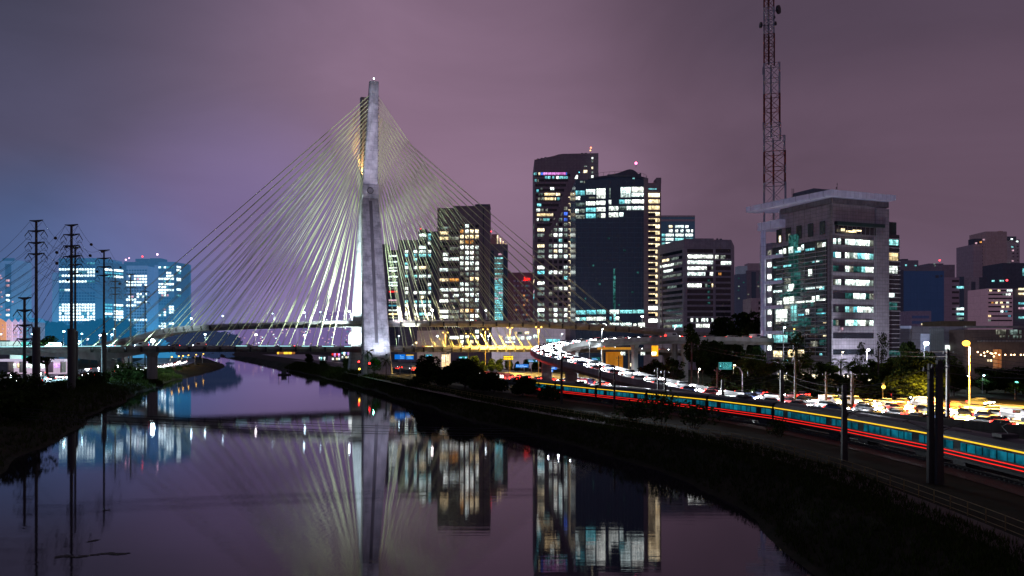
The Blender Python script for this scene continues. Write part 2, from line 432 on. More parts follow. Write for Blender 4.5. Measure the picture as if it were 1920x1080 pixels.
# medians with kerbs, the wall between expressway and railway
for name, o, hw, hh in (('kerb', 0, 1.2, .32), ('kerb', -12.9, .7, .26), ('kerb', 12.9, .7, .26)):
    struct(EXP.ribbon([(o-hw,0),(o-hw,hh),(o+hw,hh),(o+hw,0)], 0, 700).build(name, M['deck']))
wl = EXP.ribbon([(-31.2,0),(-31.2,1.7),(-31,1.7),(-31,0)], 0, 420).build('boundary_wall', surf('grimy_wall', (.06,.055,.055,1), (.03,.028,.028,1), scale=.8, streak=True, joints=(3,2)))
tag(wl, 'low dark concrete wall between the railway and the expressway', 'wall')
# rails
for tr, o in (('railway_track', 0), ('railway_track', 4.2), ('railway_track', 9.0)):
    a = MB()
    for q in (-.8, .8): TRAIN.ribbon([(o+q-.045, -.06), (o+q-.045, .1), (o+q+.045, .1), (o+q+.045, -.06)], 0, 520, step=5, mb=a)
    r = struct(a.build('railway_track', M['rail']))
    sl = MB(); s = 0
    while s < 200:
        p, d = TRAIN.at(s, o); n = Vector((d.y, -d.x, 0)); sl.bar(p-n*1.3+Vector((0,0,-.16)), p+n*1.3+Vector((0,0,-.16)), .24, .16); s += .8
    sl.build('sleeper', M['sleeper'], r)
# long fence beside the cycle path
fn = thing('metal_fence', 'low ochre tube fence along the river side of the dark cycle path', 'fence', (0,0,0))
s = 6.0; k = 0
while s < 330:
    p, d = BIKE.at(s, 2.1)
    if k < 98:
        m_ = MB(); m_.tube([p, p+Vector((0,0,1.15))], .045, 5); m_.build('post', M['fence'], fn)
    s += 2.6 if s < 200 else 5; k += 1
for z in (1.12, .62, .15):
    pts = [BIKE.at(q*2.5, 2.1, z)[0] for q in range(2, 132)]
    m_ = MB(); m_.tube(pts, .03, 4); m_.build('rail', M['fence'], fn)
# ---------------------------------------------------------------- cable stayed bridge
TX = Vector((-67, 375, 0)); T = Vector((-.35, .9367, 0)); W = Vector((.9367, .35, 0))
bridge = thing('cable_stayed_bridge', 'tall cable stayed bridge with an X shaped concrete tower and two curved decks', 'bridge', (-67,375,0))
BL = -Vector((-67,375,0))
def tb(mb, name, mat, parent=None, smooth=False):
    mb.v = [(x-TX.x, y-TX.y, z) for x, y, z in mb.v]
    return mb.build(name, mat, parent or bridge, smooth=smooth)
def wid(z):
    return interp([(2,13.6),(15,12.2),(30,11.2),(78,8.4),(89,7.3),(126,4.5),(140,3.9)], z)
def leg(u0, z0, u1, z1, t0, t1, n=8, sh=0.0):
    rings = []
    for k in range(n+1):
        f = k/n; z = z0+(z1-z0)*f; u = u0+(u1-u0)*f; hw = wid(z)/2; ht = (t0+(t1-t0)*f)/2; c = .5
        q = [(-hw+c,-ht),(hw-c,-ht),(hw,-ht+c),(hw,ht-c),(hw-c,ht),(-hw+c,ht),(-hw,ht-c),(-hw,-ht+c)]
        rings.append([TX+W*a+T*(u+b)+Vector((0,0,z)) for a, b in q])
    mb = MB(); mb.loft(rings); return mb
tb(leg(-20, 1.5, -1.2, 86, 5.2, 4.4), 'tower_leg', M['concrete'])
tb(leg(20, 1.5, 1.2, 86, 5.2, 4.4), 'tower_leg', M['concrete'])
tb(leg(-1.8, 91.5, -12, 136.6, 4.0, 3.2), 'tower_arm', M['concrete'])
tb(leg(1.8, 91.5, 12, 136.2, 4.0, 3.2), 'tower_arm', M['concrete'])
m_ = MB()
rings = []
for z, ht in ((84.5,3.2),(86.5,4.2),(91,4.2),(93,3.2)):
    hw = wid(z)/2+.06
    rings.append([TX+W*a+T*b+Vector((0,0,z)) for a, b in ((-hw,-ht),(hw,-ht),(hw,ht),(-hw,ht))])
m_.loft(rings); tb(m_, 'tower_crossing', M['concrete'])
# round medallion on the crossing and the long recess down the near leg
def front_u(z):                                          # near face of the near leg / arm
    if z < 86: return -20+18.8*(z-1.5)/84.5-(5.2-.8*(z-1.5)/84.5)/2
    if z < 91.5: return -4.25
    return -1.8-10.2*(z-91.5)/47-(4-.8*(z-91.5)/47)/2
m_ = MB(); c = TX+T*(-4.3)+Vector((0,0,88.6))-W*.2
for r0, r1, dz in ((1.25,1.55,.25),):
    ring = []
    for rr, dd in ((1.2,0),(1.2,.22),(1.5,.22),(1.5,0)):
        ring.append([c+W*math.cos(a*math.pi/12)*rr+Vector((0,0,math.sin(a*math.pi/12)*rr))-T*dd for a in range(24)])
    m_.loft(ring, cap=False)
tb(m_, 'medallion_ring', M['steel_dark'])
m_ = MB(); m_.loft([[c+W*math.cos(a*math.pi/12)*1.2*q+Vector((0,0,math.sin(a*math.pi/12)*1.2*q))-T*.05 for a in range(24)] for q in (1,.02)], cap=False)
tb(m_, 'medallion_disc', M['steel'])
def raised_strip(z0, z1, wdt, name, mat, dx=-.2):
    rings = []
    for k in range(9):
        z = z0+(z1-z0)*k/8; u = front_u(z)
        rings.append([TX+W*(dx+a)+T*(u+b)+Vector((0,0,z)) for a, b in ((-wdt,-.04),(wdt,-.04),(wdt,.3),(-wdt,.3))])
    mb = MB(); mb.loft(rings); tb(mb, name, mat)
raised_strip(18, 84, .75, 'painted_recess', surf('painted_recess_shadow', (.13,.12,.14,1), (.08,.075,.09,1), streak=True), 0)  # raised dark strip; its tone paints the shade of a recess
raised_strip(104, 134, .45, 'painted_recess', surf('painted_recess_pale', (.36,.27,.27,1), streak=True), 0)
# portal wall of the far leg with a glowing panel painting its lit arch, and feet
def wall_ring(u, z0, z1, a0, a1, th):
    mb = MB(); mb.loft([[TX+W*a+T*(u+b)+Vector((0,0,z)) for a, b in ((a0,-th),(a1,-th),(a1,th),(a0,th))] for z in (z0, z1)]); return mb
for u in (-20.2, 20.2):
    tb(wall_ring(u, 1.2, 4.2, -7.9, 7.9, 4.0), 'foot', M['concrete'])
m_ = MB(); c = TX+T*14.0-W*5.2+Vector((0,0,17.4))
ar = [(-2.2,0)]+[(-2.2*math.cos(k*math.pi/10), 4.0+2.2*math.sin(k*math.pi/10)) for k in range(11)]+[(2.2,0)]
m_.loft([[c+W*a+Vector((0,0,b))-T*q for a, b in ar] for q in (0,.25)])
tb(m_, 'arch_opening', lamp_mat('painted_lit_arch', (.9,1,.95,1), 1.6))  # glowing panel standing in for the lit arch opening
# decks
LOW = Path([(-330,285,14.5),(-260,302,15.2),(-192,322,15.7),(-152,338,16),(-110,355,15.9),(-67,373,15.6),(-20,385,15.5),(30,392,15.4),(75,388,14),(120,368,11.5),(165,340,8.5),(215,300,5)])
UPP = Path([(-410,615,5),(-340,565,8.4),(-281,522,13.6),(-217,472,21.3),(-181,432,25.1),(-150,411,26.5),(-110,392,27.2),(-67,379,27.5),(-20,377,27.5),(15,373,26.8),(50,367,24.9),(80,360,22.2),(120,350,19.5),(175,335,16)])
LOWW, UPPW = 6.6, 6.2
def deck(path, hw, name, s0, s1, depth=1.9):
    mb = path.ribbon([(-hw,0),(-hw,-.55),(-hw+1.7,-depth),(hw-1.7,-depth),(hw,-.55),(hw,0)], s0, s1)
    d = tb(mb, name, M['deck'])
    mb = path.ribbon([(-hw+.5,.012),(hw-.5,.012)], s0, s1, closed=False); r = mb
    r.v = [(x-TX.x, y-TX.y, z) for x, y, z in r.v]; r.build('carriageway', M['asphalt'], d)
    for q in (-1, 1):
        mb = path.ribbon([(q*hw,0),(q*hw,.8),(q*(hw-.25),.8),(q*(hw-.25),0)] if q > 0 else [(q*(hw-.25),0),(q*(hw-.25),.8),(q*hw,.8),(q*hw,0)], s0, s1)
        p = tb(mb, 'parapet', M['deck'])
        mb = path.ribbon([(q*(hw-.12)-.05,1.1),(q*(hw-.12)-.05,1.22),(q*(hw-.12)+.05,1.22),(q*(hw-.12)+.05,1.1)], s0, s1)
        s = s0
        while s < s1:
            a = path.at(s, q*(hw-.12), .8)[0]; mb.tube([a, a+Vector((0,0,.34))], .05, 4); s += 3.0
        mb.v = [(x-TX.x, y-TX.y, z) for x, y, z in mb.v]; mb.build('handrail', M['steel'], p)
    return d
sT_L, sT_U = LOW.near(-67,373), UPP.near(-67,379)
deck(LOW, LOWW, 'lower_deck', 0, LOW.len-1); deck(UPP, UPPW, 'upper_deck', 0, UPP.len-1)
# added glowing strip for the bright cyan line on the river side parapet of the west viaduct, in lengths with gaps near the mast
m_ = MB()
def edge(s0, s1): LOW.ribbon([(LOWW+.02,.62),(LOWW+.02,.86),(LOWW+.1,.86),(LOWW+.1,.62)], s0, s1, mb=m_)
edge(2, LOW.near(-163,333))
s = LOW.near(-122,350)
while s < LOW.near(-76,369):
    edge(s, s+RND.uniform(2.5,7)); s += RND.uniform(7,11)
tb(m_, 'added_edge_glow', lamp_mat('added_edge_glow', (.45,.95,1,1), 1.3))
# haunched girder and piers of the lower deck on the left bank
m_ = MB(); rings = []
s0 = LOW.near(-330,285); s1 = LOW.near(-148,340); sp = LOW.near(-167,331.5)
k = 0
for k in range(25):
    s = s0+(s1-s0)*k/24; dep = 2.0+3.4*max(0, 1-abs(s-sp)/46)**1.6+(1.2 if s < sp-46 else 0)
    if s > sp: dep = 1.95+3.4*max(0, 1-abs(s-sp)/19)**1.2
    rings.append([LOW.at(s, o, -z)[0] for o, z in ((-4.6,1.7),(-4.2,dep),(4.2,dep),(4.6,1.7))])
m_.loft(rings); tb(m_, 'haunched_girder', M['deck'])
def pier(path, s, w_, d_, top, name='pier', base=GZ-.8):
    p, d = path.at(s); n = Vector((d.y,-d.x,0)); mb = MB()
    z1 = p.z-top
    q = [(-w_,-d_*.6),(-w_*.6,-d_),(w_*.6,-d_),(w_,-d_*.6),(w_,d_*.6),(w_*.6,d_),(-w_*.6,d_),(-w_,d_*.6)]
    mb.loft([[Vector((p.x,p.y,z))+n*a*f+d*b*f for a, b in q] for z, f in ((base,1),(z1-2.2,1),(z1,1.35))])
    return mb
tb(pier(LOW, sp, 3.0, 2.6, 5.2), 'pier', M['deck'])
tb(pier(LOW, LOW.near(-236,309), 2.6, 2.0, 3.2), 'pier', M['deck'])
tb(pier(LOW, LOW.near(-153,338), 2.5, 2.0, 1.88), 'pier', M['deck'])
tb(pier(LOW, LOW.near(-300,293), 2.6, 2.0, 3.2), 'pier', M['deck'])
for x, y in ((75,388),(103,377),(128,363),(152,349)): tb(pier(LOW, LOW.near(x, y), 2.0, 1.3, 1.88), 'pier', M['deck'])
for x, y in ((-206,460),(-238,487),(-290,529),(72,362),(105,354),(140,345)): tb(pier(UPP, UPP.near(x, y), 1.9, 1.3, 1.88), 'pier', M['deck'])
# stay cables
cab = []
def arm_pt(u_sign, z, side, q):
    u = u_sign*(1.8+10.2*(z-91.5)/47)
    return TX+W*(side*(wid(z)/2-.1))+T*(u+q*1.1)+Vector((0,0,z))
for path, hw, st, us, reach in ((LOW, LOWW, sT_L, -1, ((-1,LOW.near(-178,327)),(1,LOW.near(20,391)))), (UPP, UPPW, sT_U, 1, ((-1,UPP.near(-183,434)),(1,UPP.near(53,366))))):
    for side, se in reach:
        for pl in (-1, 1):
            for i in range(18):
                f = i/17; s = st+side*15+(se-st-side*15)*f**.97+pl*.8
                z = 94+36.5*f**.85
                a = path.at(s, pl*(hw-.1), .2)[0]; b = arm_pt(us, z, side, pl)
                cab.append((a, b, path, s, pl, hw))
mats_c = M['cable']
stuff = MB(); anch = MB()
for i, (a, b, path, s, pl, hw) in enumerate(cab):
    near = i < 72 or i % 18 in (17,15,13,11,9,7,5)
    mb = MB() if near else stuff
    mid = [a.lerp(b, q/6)-Vector((0,0,.9*math.sin(math.pi*q/6)*(a-b).length/180)) for q in range(7)]
    mb.tube(mid, .115, 5)
    mb.tube([mid[0], mid[0].lerp(mid[1], .16)], .19, 6)
    if near: tb(mb, 'stay_cable', mats_c)
    p = path.at(s, pl*(hw+.15), 0)[0]; d = path.at(s)[1]
    anch.box(p.x-.35, p.x+.35, p.y-.5, p.y+.5, p.z-1.75, p.z+.35)
    q = b; anch.ball(q, .45, 6, 4)
o = tb(stuff, 'stay_cable', mats_c); o['kind'] = 'stuff'
o = tb(anch, 'cable_anchor', M['steel_dark']); o['kind'] = 'stuff'
# aviation lights, hatch on the far arm
m_ = MB(); m_.tube([TX+T*(-12)+Vector((0,0,136.4)), TX+T*(-12)+Vector((0,0,138.0))], .08, 5); tb(m_, 'lightning_rod', M['steel'])
m_ = MB(); m_.ball(TX+T*(-12)+Vector((0,0,138.2)), .35); tb(m_, 'beacon', lamp_mat('beacon_white', (.8,1,1,1), 6))
# ---------------------------------------------------------------- curved flyover on the near side
FLY = Path([(118,66,4.0),(98,105,4.1),(82,130,4.3),(66,151,4.6),(52,170,5.2),(40,187,7.0),(29,203,9.4),(18,222,12.2),(12,240,14.0),(11,256,15.3),(15,273,16.6),(24,287,17.8),(37,295,18.7),(55,299,19.4),(75,302,19.4),(95,306,19.0),(125,314,18.0),(160,325,16.5),(210,340,14)])
fly = thing('flyover', 'curved concrete flyover ramp looping down onto the expressway', 'flyover', (30,240,0))
def fb(mb, name, mat, parent=None):
    mb.v = [(x-30, y-240, z) for x, y, z in mb.v]; return mb.build(name, mat, parent or fly)
f0 = FLY.near(62,157)
HF = 5.0
d_ = fb(FLY.ribbon([(-HF,0),(-HF,-.7),(-HF+1.6,-1.9),(HF-1.6,-1.9),(HF,-.7),(HF,0)], f0, FLY.len-1, step=3), 'deck', M['deck'])
fb(FLY.ribbon([(-HF+.3,.012),(HF-.3,.012)], f0, FLY.len-1, step=3, closed=False), 'carriageway', surf('pale_concrete_road', (.3,.3,.3,1), (.2,.2,.2,1), rough=.5, scale=.8, streak=True), d_)
mk = MB(); s = f0
while s < FLY.len-8: FLY.ribbon([(-.08,.02),(.08,.02)], s, s+3, step=3, closed=False, mb=mk); s += 8
fb(mk, 'lane_line', M['paint'], d_)
for q in (-1, 1):
    a, b = sorted((q*HF, q*(HF-.28)))
    fb(FLY.ribbon([(a,0),(a,.85),(b,.85),(b,0)][::-1], f0, FLY.len-1, step=3), 'parapet', M['deck'])
for x, y in ((40,187),(27,206),(16,226),(11,250),(22,285),(45,297),(65,300.5),(88,304.5),(112,310)):
    p, d = FLY.at(FLY.near(x, y)); n = Vector((d.y,-d.x,0)); mb = MB()
    if p.z-GZ < 3: continue
    mb.loft([[Vector((p.x,p.y,z))+n*a*f+d*b for a, b in ((-1.5,-.8),(1.5,-.8),(1.5,.8),(-1.5,.8))] for z, f in ((GZ-.2,1),(p.z-3.2,1),(p.z-1.88,1.9))])
    fb(mb, 'pier', M['deck'])
# ---------------------------------------------------------------- buildings
class Face:
    """a vertical wall plane: start point, direction along the wall, outward normal; photo pixels are projected onto it"""
    def __init__(s, A, u, flip=False):
        s.A = Vector((A[0], A[1], 0)); s.u = Vector((u[0], u[1], 0)).normalized(); s.n = Vector((s.u.y, -s.u.x, 0))*(-1 if flip else 1)
    def sx(s, px):
        k = (px-960)/F; return (k*s.A.y-s.A.x)/(s.u.x-k*s.u.y)
    def d(s, q): return s.A.y+s.u.y*q
    def z(s, py, q): return H-(py-YH)*s.d(q)/F
    def pt(s, q, z, out=0): p = s.A+s.u*q+s.n*out; return Vector((p.x, p.y, z))
WM = {}
def win_mesh(w_, h_, mat, th=.14):
    key = (round(w_, 2), round(h_, 2), mat.name)
    if key not in WM:
        b = MB(); b.box(-w_/2, w_/2, -th, 0, -h_/2, h_/2); WM[key] = b.mesh('window', mat)
    return WM[key]
class Bldg:
    def __init__(s, name, label, cat='building', at=(0,0), group=None):
        s.o = Vector((at[0], at[1], GZ)); s.root = thing(name, label, cat, s.o, 0, group); s.n = 0; s.more = {}; s.sills = None
    def local(s, mb): mb.v = [(x-s.o.x, y-s.o.y, z-s.o.z) for x, y, z in mb.v]; return mb
    def add(s, mb, name, mat, parent=None): return s.local(mb).build(name, mat, parent or s.root)
    def prism(s, name, foot, z0, z1, mat):
        b = MB(); b.prism(foot, z0, z1); return s.add(b, name, mat)
    def win(s, f, q0, q1, z0, z1, key, out=.16, name='window'):
        w_, h_ = q1-q0, z1-z0; mat = WIN.get(key, GLASS) if isinstance(key, str) else key
        c = f.pt((q0+q1)/2, (z0+z1)/2, out)
        if s.n < 96 and isinstance(key, str):
            o = obj(name, win_mesh(w_, h_, mat), s.root, c-s.o); o.rotation_euler = (0,0,math.atan2(f.u.y, f.u.x)); s.n += 1
        else:
            mb = s.more.setdefault(mat.name, (MB(), mat, name))[0]
            u = f.u*w_/2; n = f.n*.14; up = Vector((0,0,h_/2))
            mb.loft([[c-u-up, c+u-up, c+u-up-n, c-u-up-n], [c-u+up, c+u+up, c+u+up-n, c-u+up-n]])
    def wp(s, f, x0, y0, x1, y1, key, out=.16, name='window'):
        q0, q1 = sorted((f.sx(x0), f.sx(x1))); q = (q0+q1)/2
        s.win(f, q0, q1, f.z(y1, q), f.z(y0, q), key, out, name)
    def box_px(s, f, x0, y0, x1, y1, name, mat, out=.3, deep=.5):
        q0, q1 = sorted((f.sx(x0), f.sx(x1))); q = (q0+q1)/2; z0, z1 = f.z(y1, q), f.z(y0, q)
        b = MB(); b.loft([[f.pt(q0,z,-deep), f.pt(q1,z,-deep), f.pt(q1,z,out), f.pt(q0,z,out)] for z in (z0, z1)]); return s.add(b, name, mat)
    def grid(s, f, xs, rows, wpx, hpx, dark=None):
        """rows: (y, 'string'), one letter per column"""
        for y, st in rows:
            for x, ch in zip(xs, st):
                if ch == ' ': continue
                if ch == '.':
                    if dark: s.wp(f, x-wpx/2, y-hpx/2, x+wpx/2, y+hpx/2, dark, .05)
                else: s.wp(f, x-wpx/2, y-hpx/2, x+wpx/2, y+hpx/2, ch)
    def done(s):
        for nm, (mb, mat, name) in s.more.items():
            o = s.add(mb, name, mat); o['kind'] = 'stuff'
        return s
    def light(s, loc, c, k=6, r=.5, name='beacon'):
        b = MB(); b.tube([Vector(loc)-Vector((0,0,2.5)), Vector(loc)], .1, 4); p = s.add(b, 'mast', M['steel_dark'])
        b = MB(); b.ball(loc, r); s.add(b, name, lamp_mat('beacon_'+name+str(c), c, k), p)
RED = (1,.06,.08,1)
def rect(f, x0, x1, deep):
    q0, q1 = f.sx(x0), f.sx(x1); a, b = f.pt(q0,0), f.pt(q1,0)
    return [(a.x,a.y),(b.x,b.y),(b.x-f.n.x*deep,b.y-f.n.y*deep),(a.x-f.n.x*deep,a.y-f.n.y*deep)]
def face(px, d, ang=0):
    p = P(px, 600, d); a = math.radians(ang); return Face((p.x, p.y), (math.cos(a), math.sin(a)))
def simple(name, label, px0, px1, ytop, d, deep, mat, ang=0, cat='building', group=None):
    f = face(px0, d, ang); b = Bldg(name, label, cat, (f.A.x, f.A.y), group)
    b.body = b.prism('wall', rect(f, px0, px1, deep), GZ-1, f.z(ytop, (f.sx(px0)+f.sx(px1))/2), mat); b.f = f; return b
def rows_y(y0, dy, n): return [y0+dy*i for i in range(n)]
HZ = surf('painted_haze_facade', (.2,.24,.28,1), (.16,.2,.24,1), low=S(60,142,192), glow=S(62,100,144), joints=(3,2.9))  # haze painted into these far walls as emission
HZ2 = surf('painted_haze_facade_dark', (.1,.13,.17,1), (.08,.1,.14,1), low=S(42,126,174), glow=S(42,92,134), joints=(3,2.9))
HZ3 = surf('painted_haze_crown', (.1,.13,.17,1), low=S(40,128,182), glow=S(38,82,120), joints=(4,3))
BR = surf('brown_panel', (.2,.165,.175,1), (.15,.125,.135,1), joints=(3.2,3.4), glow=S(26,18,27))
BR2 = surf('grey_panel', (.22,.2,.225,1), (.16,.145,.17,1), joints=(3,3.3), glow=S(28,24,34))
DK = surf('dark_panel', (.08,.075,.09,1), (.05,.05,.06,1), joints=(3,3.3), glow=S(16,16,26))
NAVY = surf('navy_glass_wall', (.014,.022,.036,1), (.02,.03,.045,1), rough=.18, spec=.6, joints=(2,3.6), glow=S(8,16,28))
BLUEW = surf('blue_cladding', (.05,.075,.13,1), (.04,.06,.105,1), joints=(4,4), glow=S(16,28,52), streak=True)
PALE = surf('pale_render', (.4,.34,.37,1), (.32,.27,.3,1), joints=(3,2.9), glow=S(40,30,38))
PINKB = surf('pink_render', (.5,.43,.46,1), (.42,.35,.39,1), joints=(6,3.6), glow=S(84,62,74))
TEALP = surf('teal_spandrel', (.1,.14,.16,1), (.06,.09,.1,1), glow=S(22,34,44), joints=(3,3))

# far off office blocks on the west bank, lit mist painted into their walls
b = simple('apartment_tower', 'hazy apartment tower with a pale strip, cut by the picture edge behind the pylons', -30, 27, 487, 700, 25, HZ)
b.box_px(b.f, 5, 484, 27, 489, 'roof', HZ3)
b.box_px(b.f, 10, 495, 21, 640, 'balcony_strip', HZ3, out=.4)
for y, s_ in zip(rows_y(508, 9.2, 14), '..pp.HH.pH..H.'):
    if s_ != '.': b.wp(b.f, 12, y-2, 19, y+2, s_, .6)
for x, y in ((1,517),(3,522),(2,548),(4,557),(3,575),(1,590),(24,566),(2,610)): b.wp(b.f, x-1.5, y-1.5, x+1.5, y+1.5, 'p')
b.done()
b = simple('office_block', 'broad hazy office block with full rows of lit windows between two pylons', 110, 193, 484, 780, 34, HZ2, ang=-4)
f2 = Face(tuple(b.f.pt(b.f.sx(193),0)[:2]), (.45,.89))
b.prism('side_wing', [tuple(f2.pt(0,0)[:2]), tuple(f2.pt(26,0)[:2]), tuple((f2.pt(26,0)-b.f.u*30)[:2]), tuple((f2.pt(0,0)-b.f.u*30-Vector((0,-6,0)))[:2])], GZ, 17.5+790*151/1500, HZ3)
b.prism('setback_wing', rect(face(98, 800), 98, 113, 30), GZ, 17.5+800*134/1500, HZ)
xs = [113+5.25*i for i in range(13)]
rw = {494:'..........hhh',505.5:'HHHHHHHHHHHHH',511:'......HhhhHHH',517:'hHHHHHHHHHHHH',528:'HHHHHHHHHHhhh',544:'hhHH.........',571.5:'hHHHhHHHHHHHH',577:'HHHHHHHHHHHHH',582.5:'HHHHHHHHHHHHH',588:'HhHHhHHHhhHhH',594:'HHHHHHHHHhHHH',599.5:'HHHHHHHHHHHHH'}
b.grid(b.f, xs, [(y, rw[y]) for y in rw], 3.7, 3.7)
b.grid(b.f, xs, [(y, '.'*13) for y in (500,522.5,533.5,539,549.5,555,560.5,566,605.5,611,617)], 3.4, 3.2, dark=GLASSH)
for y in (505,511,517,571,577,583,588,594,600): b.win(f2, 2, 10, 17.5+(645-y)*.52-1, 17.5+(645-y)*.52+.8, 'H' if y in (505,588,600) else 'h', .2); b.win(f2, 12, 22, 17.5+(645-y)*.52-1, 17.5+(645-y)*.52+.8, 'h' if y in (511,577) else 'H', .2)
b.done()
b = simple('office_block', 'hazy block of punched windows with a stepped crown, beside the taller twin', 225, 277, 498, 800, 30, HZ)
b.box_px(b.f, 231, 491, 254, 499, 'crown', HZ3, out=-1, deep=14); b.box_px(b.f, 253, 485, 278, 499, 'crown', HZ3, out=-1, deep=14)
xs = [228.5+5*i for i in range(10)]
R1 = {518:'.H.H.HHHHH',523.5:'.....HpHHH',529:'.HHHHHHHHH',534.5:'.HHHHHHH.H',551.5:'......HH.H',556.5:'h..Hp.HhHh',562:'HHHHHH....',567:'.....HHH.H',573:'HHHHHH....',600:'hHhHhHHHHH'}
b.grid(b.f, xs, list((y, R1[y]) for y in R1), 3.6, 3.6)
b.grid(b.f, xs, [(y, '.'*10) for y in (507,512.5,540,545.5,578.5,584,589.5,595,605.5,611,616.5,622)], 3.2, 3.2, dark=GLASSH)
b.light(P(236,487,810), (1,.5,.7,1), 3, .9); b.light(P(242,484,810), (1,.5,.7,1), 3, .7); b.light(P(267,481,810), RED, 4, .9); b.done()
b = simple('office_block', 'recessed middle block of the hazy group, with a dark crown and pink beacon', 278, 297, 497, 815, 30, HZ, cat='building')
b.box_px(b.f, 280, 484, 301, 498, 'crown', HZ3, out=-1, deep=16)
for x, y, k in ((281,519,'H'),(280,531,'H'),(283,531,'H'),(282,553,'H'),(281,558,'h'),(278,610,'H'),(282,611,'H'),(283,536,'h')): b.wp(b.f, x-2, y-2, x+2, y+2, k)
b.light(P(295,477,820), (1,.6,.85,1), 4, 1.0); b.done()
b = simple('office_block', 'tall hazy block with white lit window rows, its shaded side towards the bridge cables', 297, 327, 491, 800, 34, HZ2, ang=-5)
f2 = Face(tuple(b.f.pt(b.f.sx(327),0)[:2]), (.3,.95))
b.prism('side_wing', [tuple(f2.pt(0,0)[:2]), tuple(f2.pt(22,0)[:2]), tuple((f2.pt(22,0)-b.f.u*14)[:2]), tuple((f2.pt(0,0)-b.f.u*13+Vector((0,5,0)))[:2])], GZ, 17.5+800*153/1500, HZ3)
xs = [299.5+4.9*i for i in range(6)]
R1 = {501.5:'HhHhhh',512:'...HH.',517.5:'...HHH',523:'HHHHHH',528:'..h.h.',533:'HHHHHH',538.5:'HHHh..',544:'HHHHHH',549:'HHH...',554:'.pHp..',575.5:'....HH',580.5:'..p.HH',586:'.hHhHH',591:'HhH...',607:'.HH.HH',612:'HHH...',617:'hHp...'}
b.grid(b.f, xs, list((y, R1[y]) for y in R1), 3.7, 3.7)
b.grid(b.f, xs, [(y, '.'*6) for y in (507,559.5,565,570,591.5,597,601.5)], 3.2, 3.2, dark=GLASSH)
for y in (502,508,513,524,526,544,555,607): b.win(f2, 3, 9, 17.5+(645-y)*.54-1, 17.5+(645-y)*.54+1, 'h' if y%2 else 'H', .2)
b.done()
# row of small gabled houses and a white lit shed
f = face(-8, 420)
for i, (x0, x1) in enumerate(((-8,11),(12,22),(24,33),(36,43),(44,55))):
    lab = ['gabled house with an orange glow on its wall, at the picture edge', 'pink gabled house, second of the row behind the low pylon', 'pink gabled house just before the low pylon', 'narrow pale gabled house just past the low pylon', 'shadowed bluish gabled house at the end of the row'][i]
    ff = face(x0, 420); b = Bldg('gabled_house', lab, 'house', (ff.A.x, ff.A.y), 'row of gabled houses')
    c = [(.75,.5,.3,1),(.6,.5,.58,1),(.6,.52,.62,1),(.55,.52,.68,1),(.25,.3,.42,1)][i]; g = [(225,150,110),(205,172,200),(198,170,210),(170,165,210),(60,90,130)][i]
    q0, q1 = ff.sx(x0), ff.sx(x1); z0, z1, z2 = GZ-1, ff.z(603, 0), ff.z(597, 0)
    mb = MB(); pr = [(q0,z0),(q1,z0),(q1,z1),((q0+q1)/2,z2),(q0,z1)]
    mb.loft([[ff.pt(a,z,-q) for a, z in pr] for q in (0,14)]); b.add(mb, 'wall', surf('house_wall_%d' % i, c, scale=1, glow=S(*g, k=.8)))
    mb = MB()
    for a, e in ((q0-.3,(q0+q1)/2),((q0+q1)/2,q1+.3)):
        za, ze = (z1-.2, z2+.15) if a < (q0+q1)/2-.1 else (z2+.15, z1-.2)
        mb.loft([[ff.pt(a,za,.4), ff.pt(e,ze,.4), ff.pt(e,ze+.25,.4), ff.pt(a,za+.25,.4)], [ff.pt(a,za,-14), ff.pt(e,ze,-14), ff.pt(e,ze+.25,-14), ff.pt(a,za+.25,-14)]])
    b.add(mb, 'roof', HZ3)
    for y in (610,617,624,631):
        for k in (.3,.7): xx = x0+(x1-x0)*k; b.wp(ff, xx-1.0, y-1.6, xx+1.0, y+1.6, 'h' if i == 4 else 'p', .05)
    b.done()
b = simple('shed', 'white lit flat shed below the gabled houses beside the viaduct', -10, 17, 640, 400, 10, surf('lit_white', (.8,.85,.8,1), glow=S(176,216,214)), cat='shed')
b.box_px(b.f, -10, 638, 18, 640.5, 'roof', M['steel'], out=.3); b.box_px(b.f, -10.5, 661, 17.6, 702, 'plinth', DK, out=.25)
for x in (-4, 3, 10): b.box_px(b.f, x, 642, x+.5, 660, 'shutter_joint', M['steel'], out=.12)
b.done()
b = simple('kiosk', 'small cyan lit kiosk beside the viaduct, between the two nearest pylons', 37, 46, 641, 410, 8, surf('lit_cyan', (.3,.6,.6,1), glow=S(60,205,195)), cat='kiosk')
b.box_px(b.f, 36.5, 639.5, 46.5, 641.5, 'roof', M['steel'], out=.3); b.done()
b = simple('filling_station', 'white lit filling station under the west viaduct, behind the two nearest pylons', 14, 128, 677, 372, 6, surf('station_white', (.7,.68,.7,1), (.4,.38,.4,1), scale=.5, glow=S(190,168,190), joints=(3.5,3)), cat='filling station')  # white light put into the wall and canopy as glow
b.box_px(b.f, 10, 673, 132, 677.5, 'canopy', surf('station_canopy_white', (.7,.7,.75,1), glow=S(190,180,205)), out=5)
for x in (24,46,72,98,122): b.box_px(b.f, x, 677, x+2, 698, 'column', M['deck'], out=4)
for x0, x1, k in ((18,30,'W'),(33,44,'Y'),(50,68,'W'),(76,94,'W'),(102,118,'P')): b.wp(b.f, x0, 682, x1, 690, k, .2)
b.done()
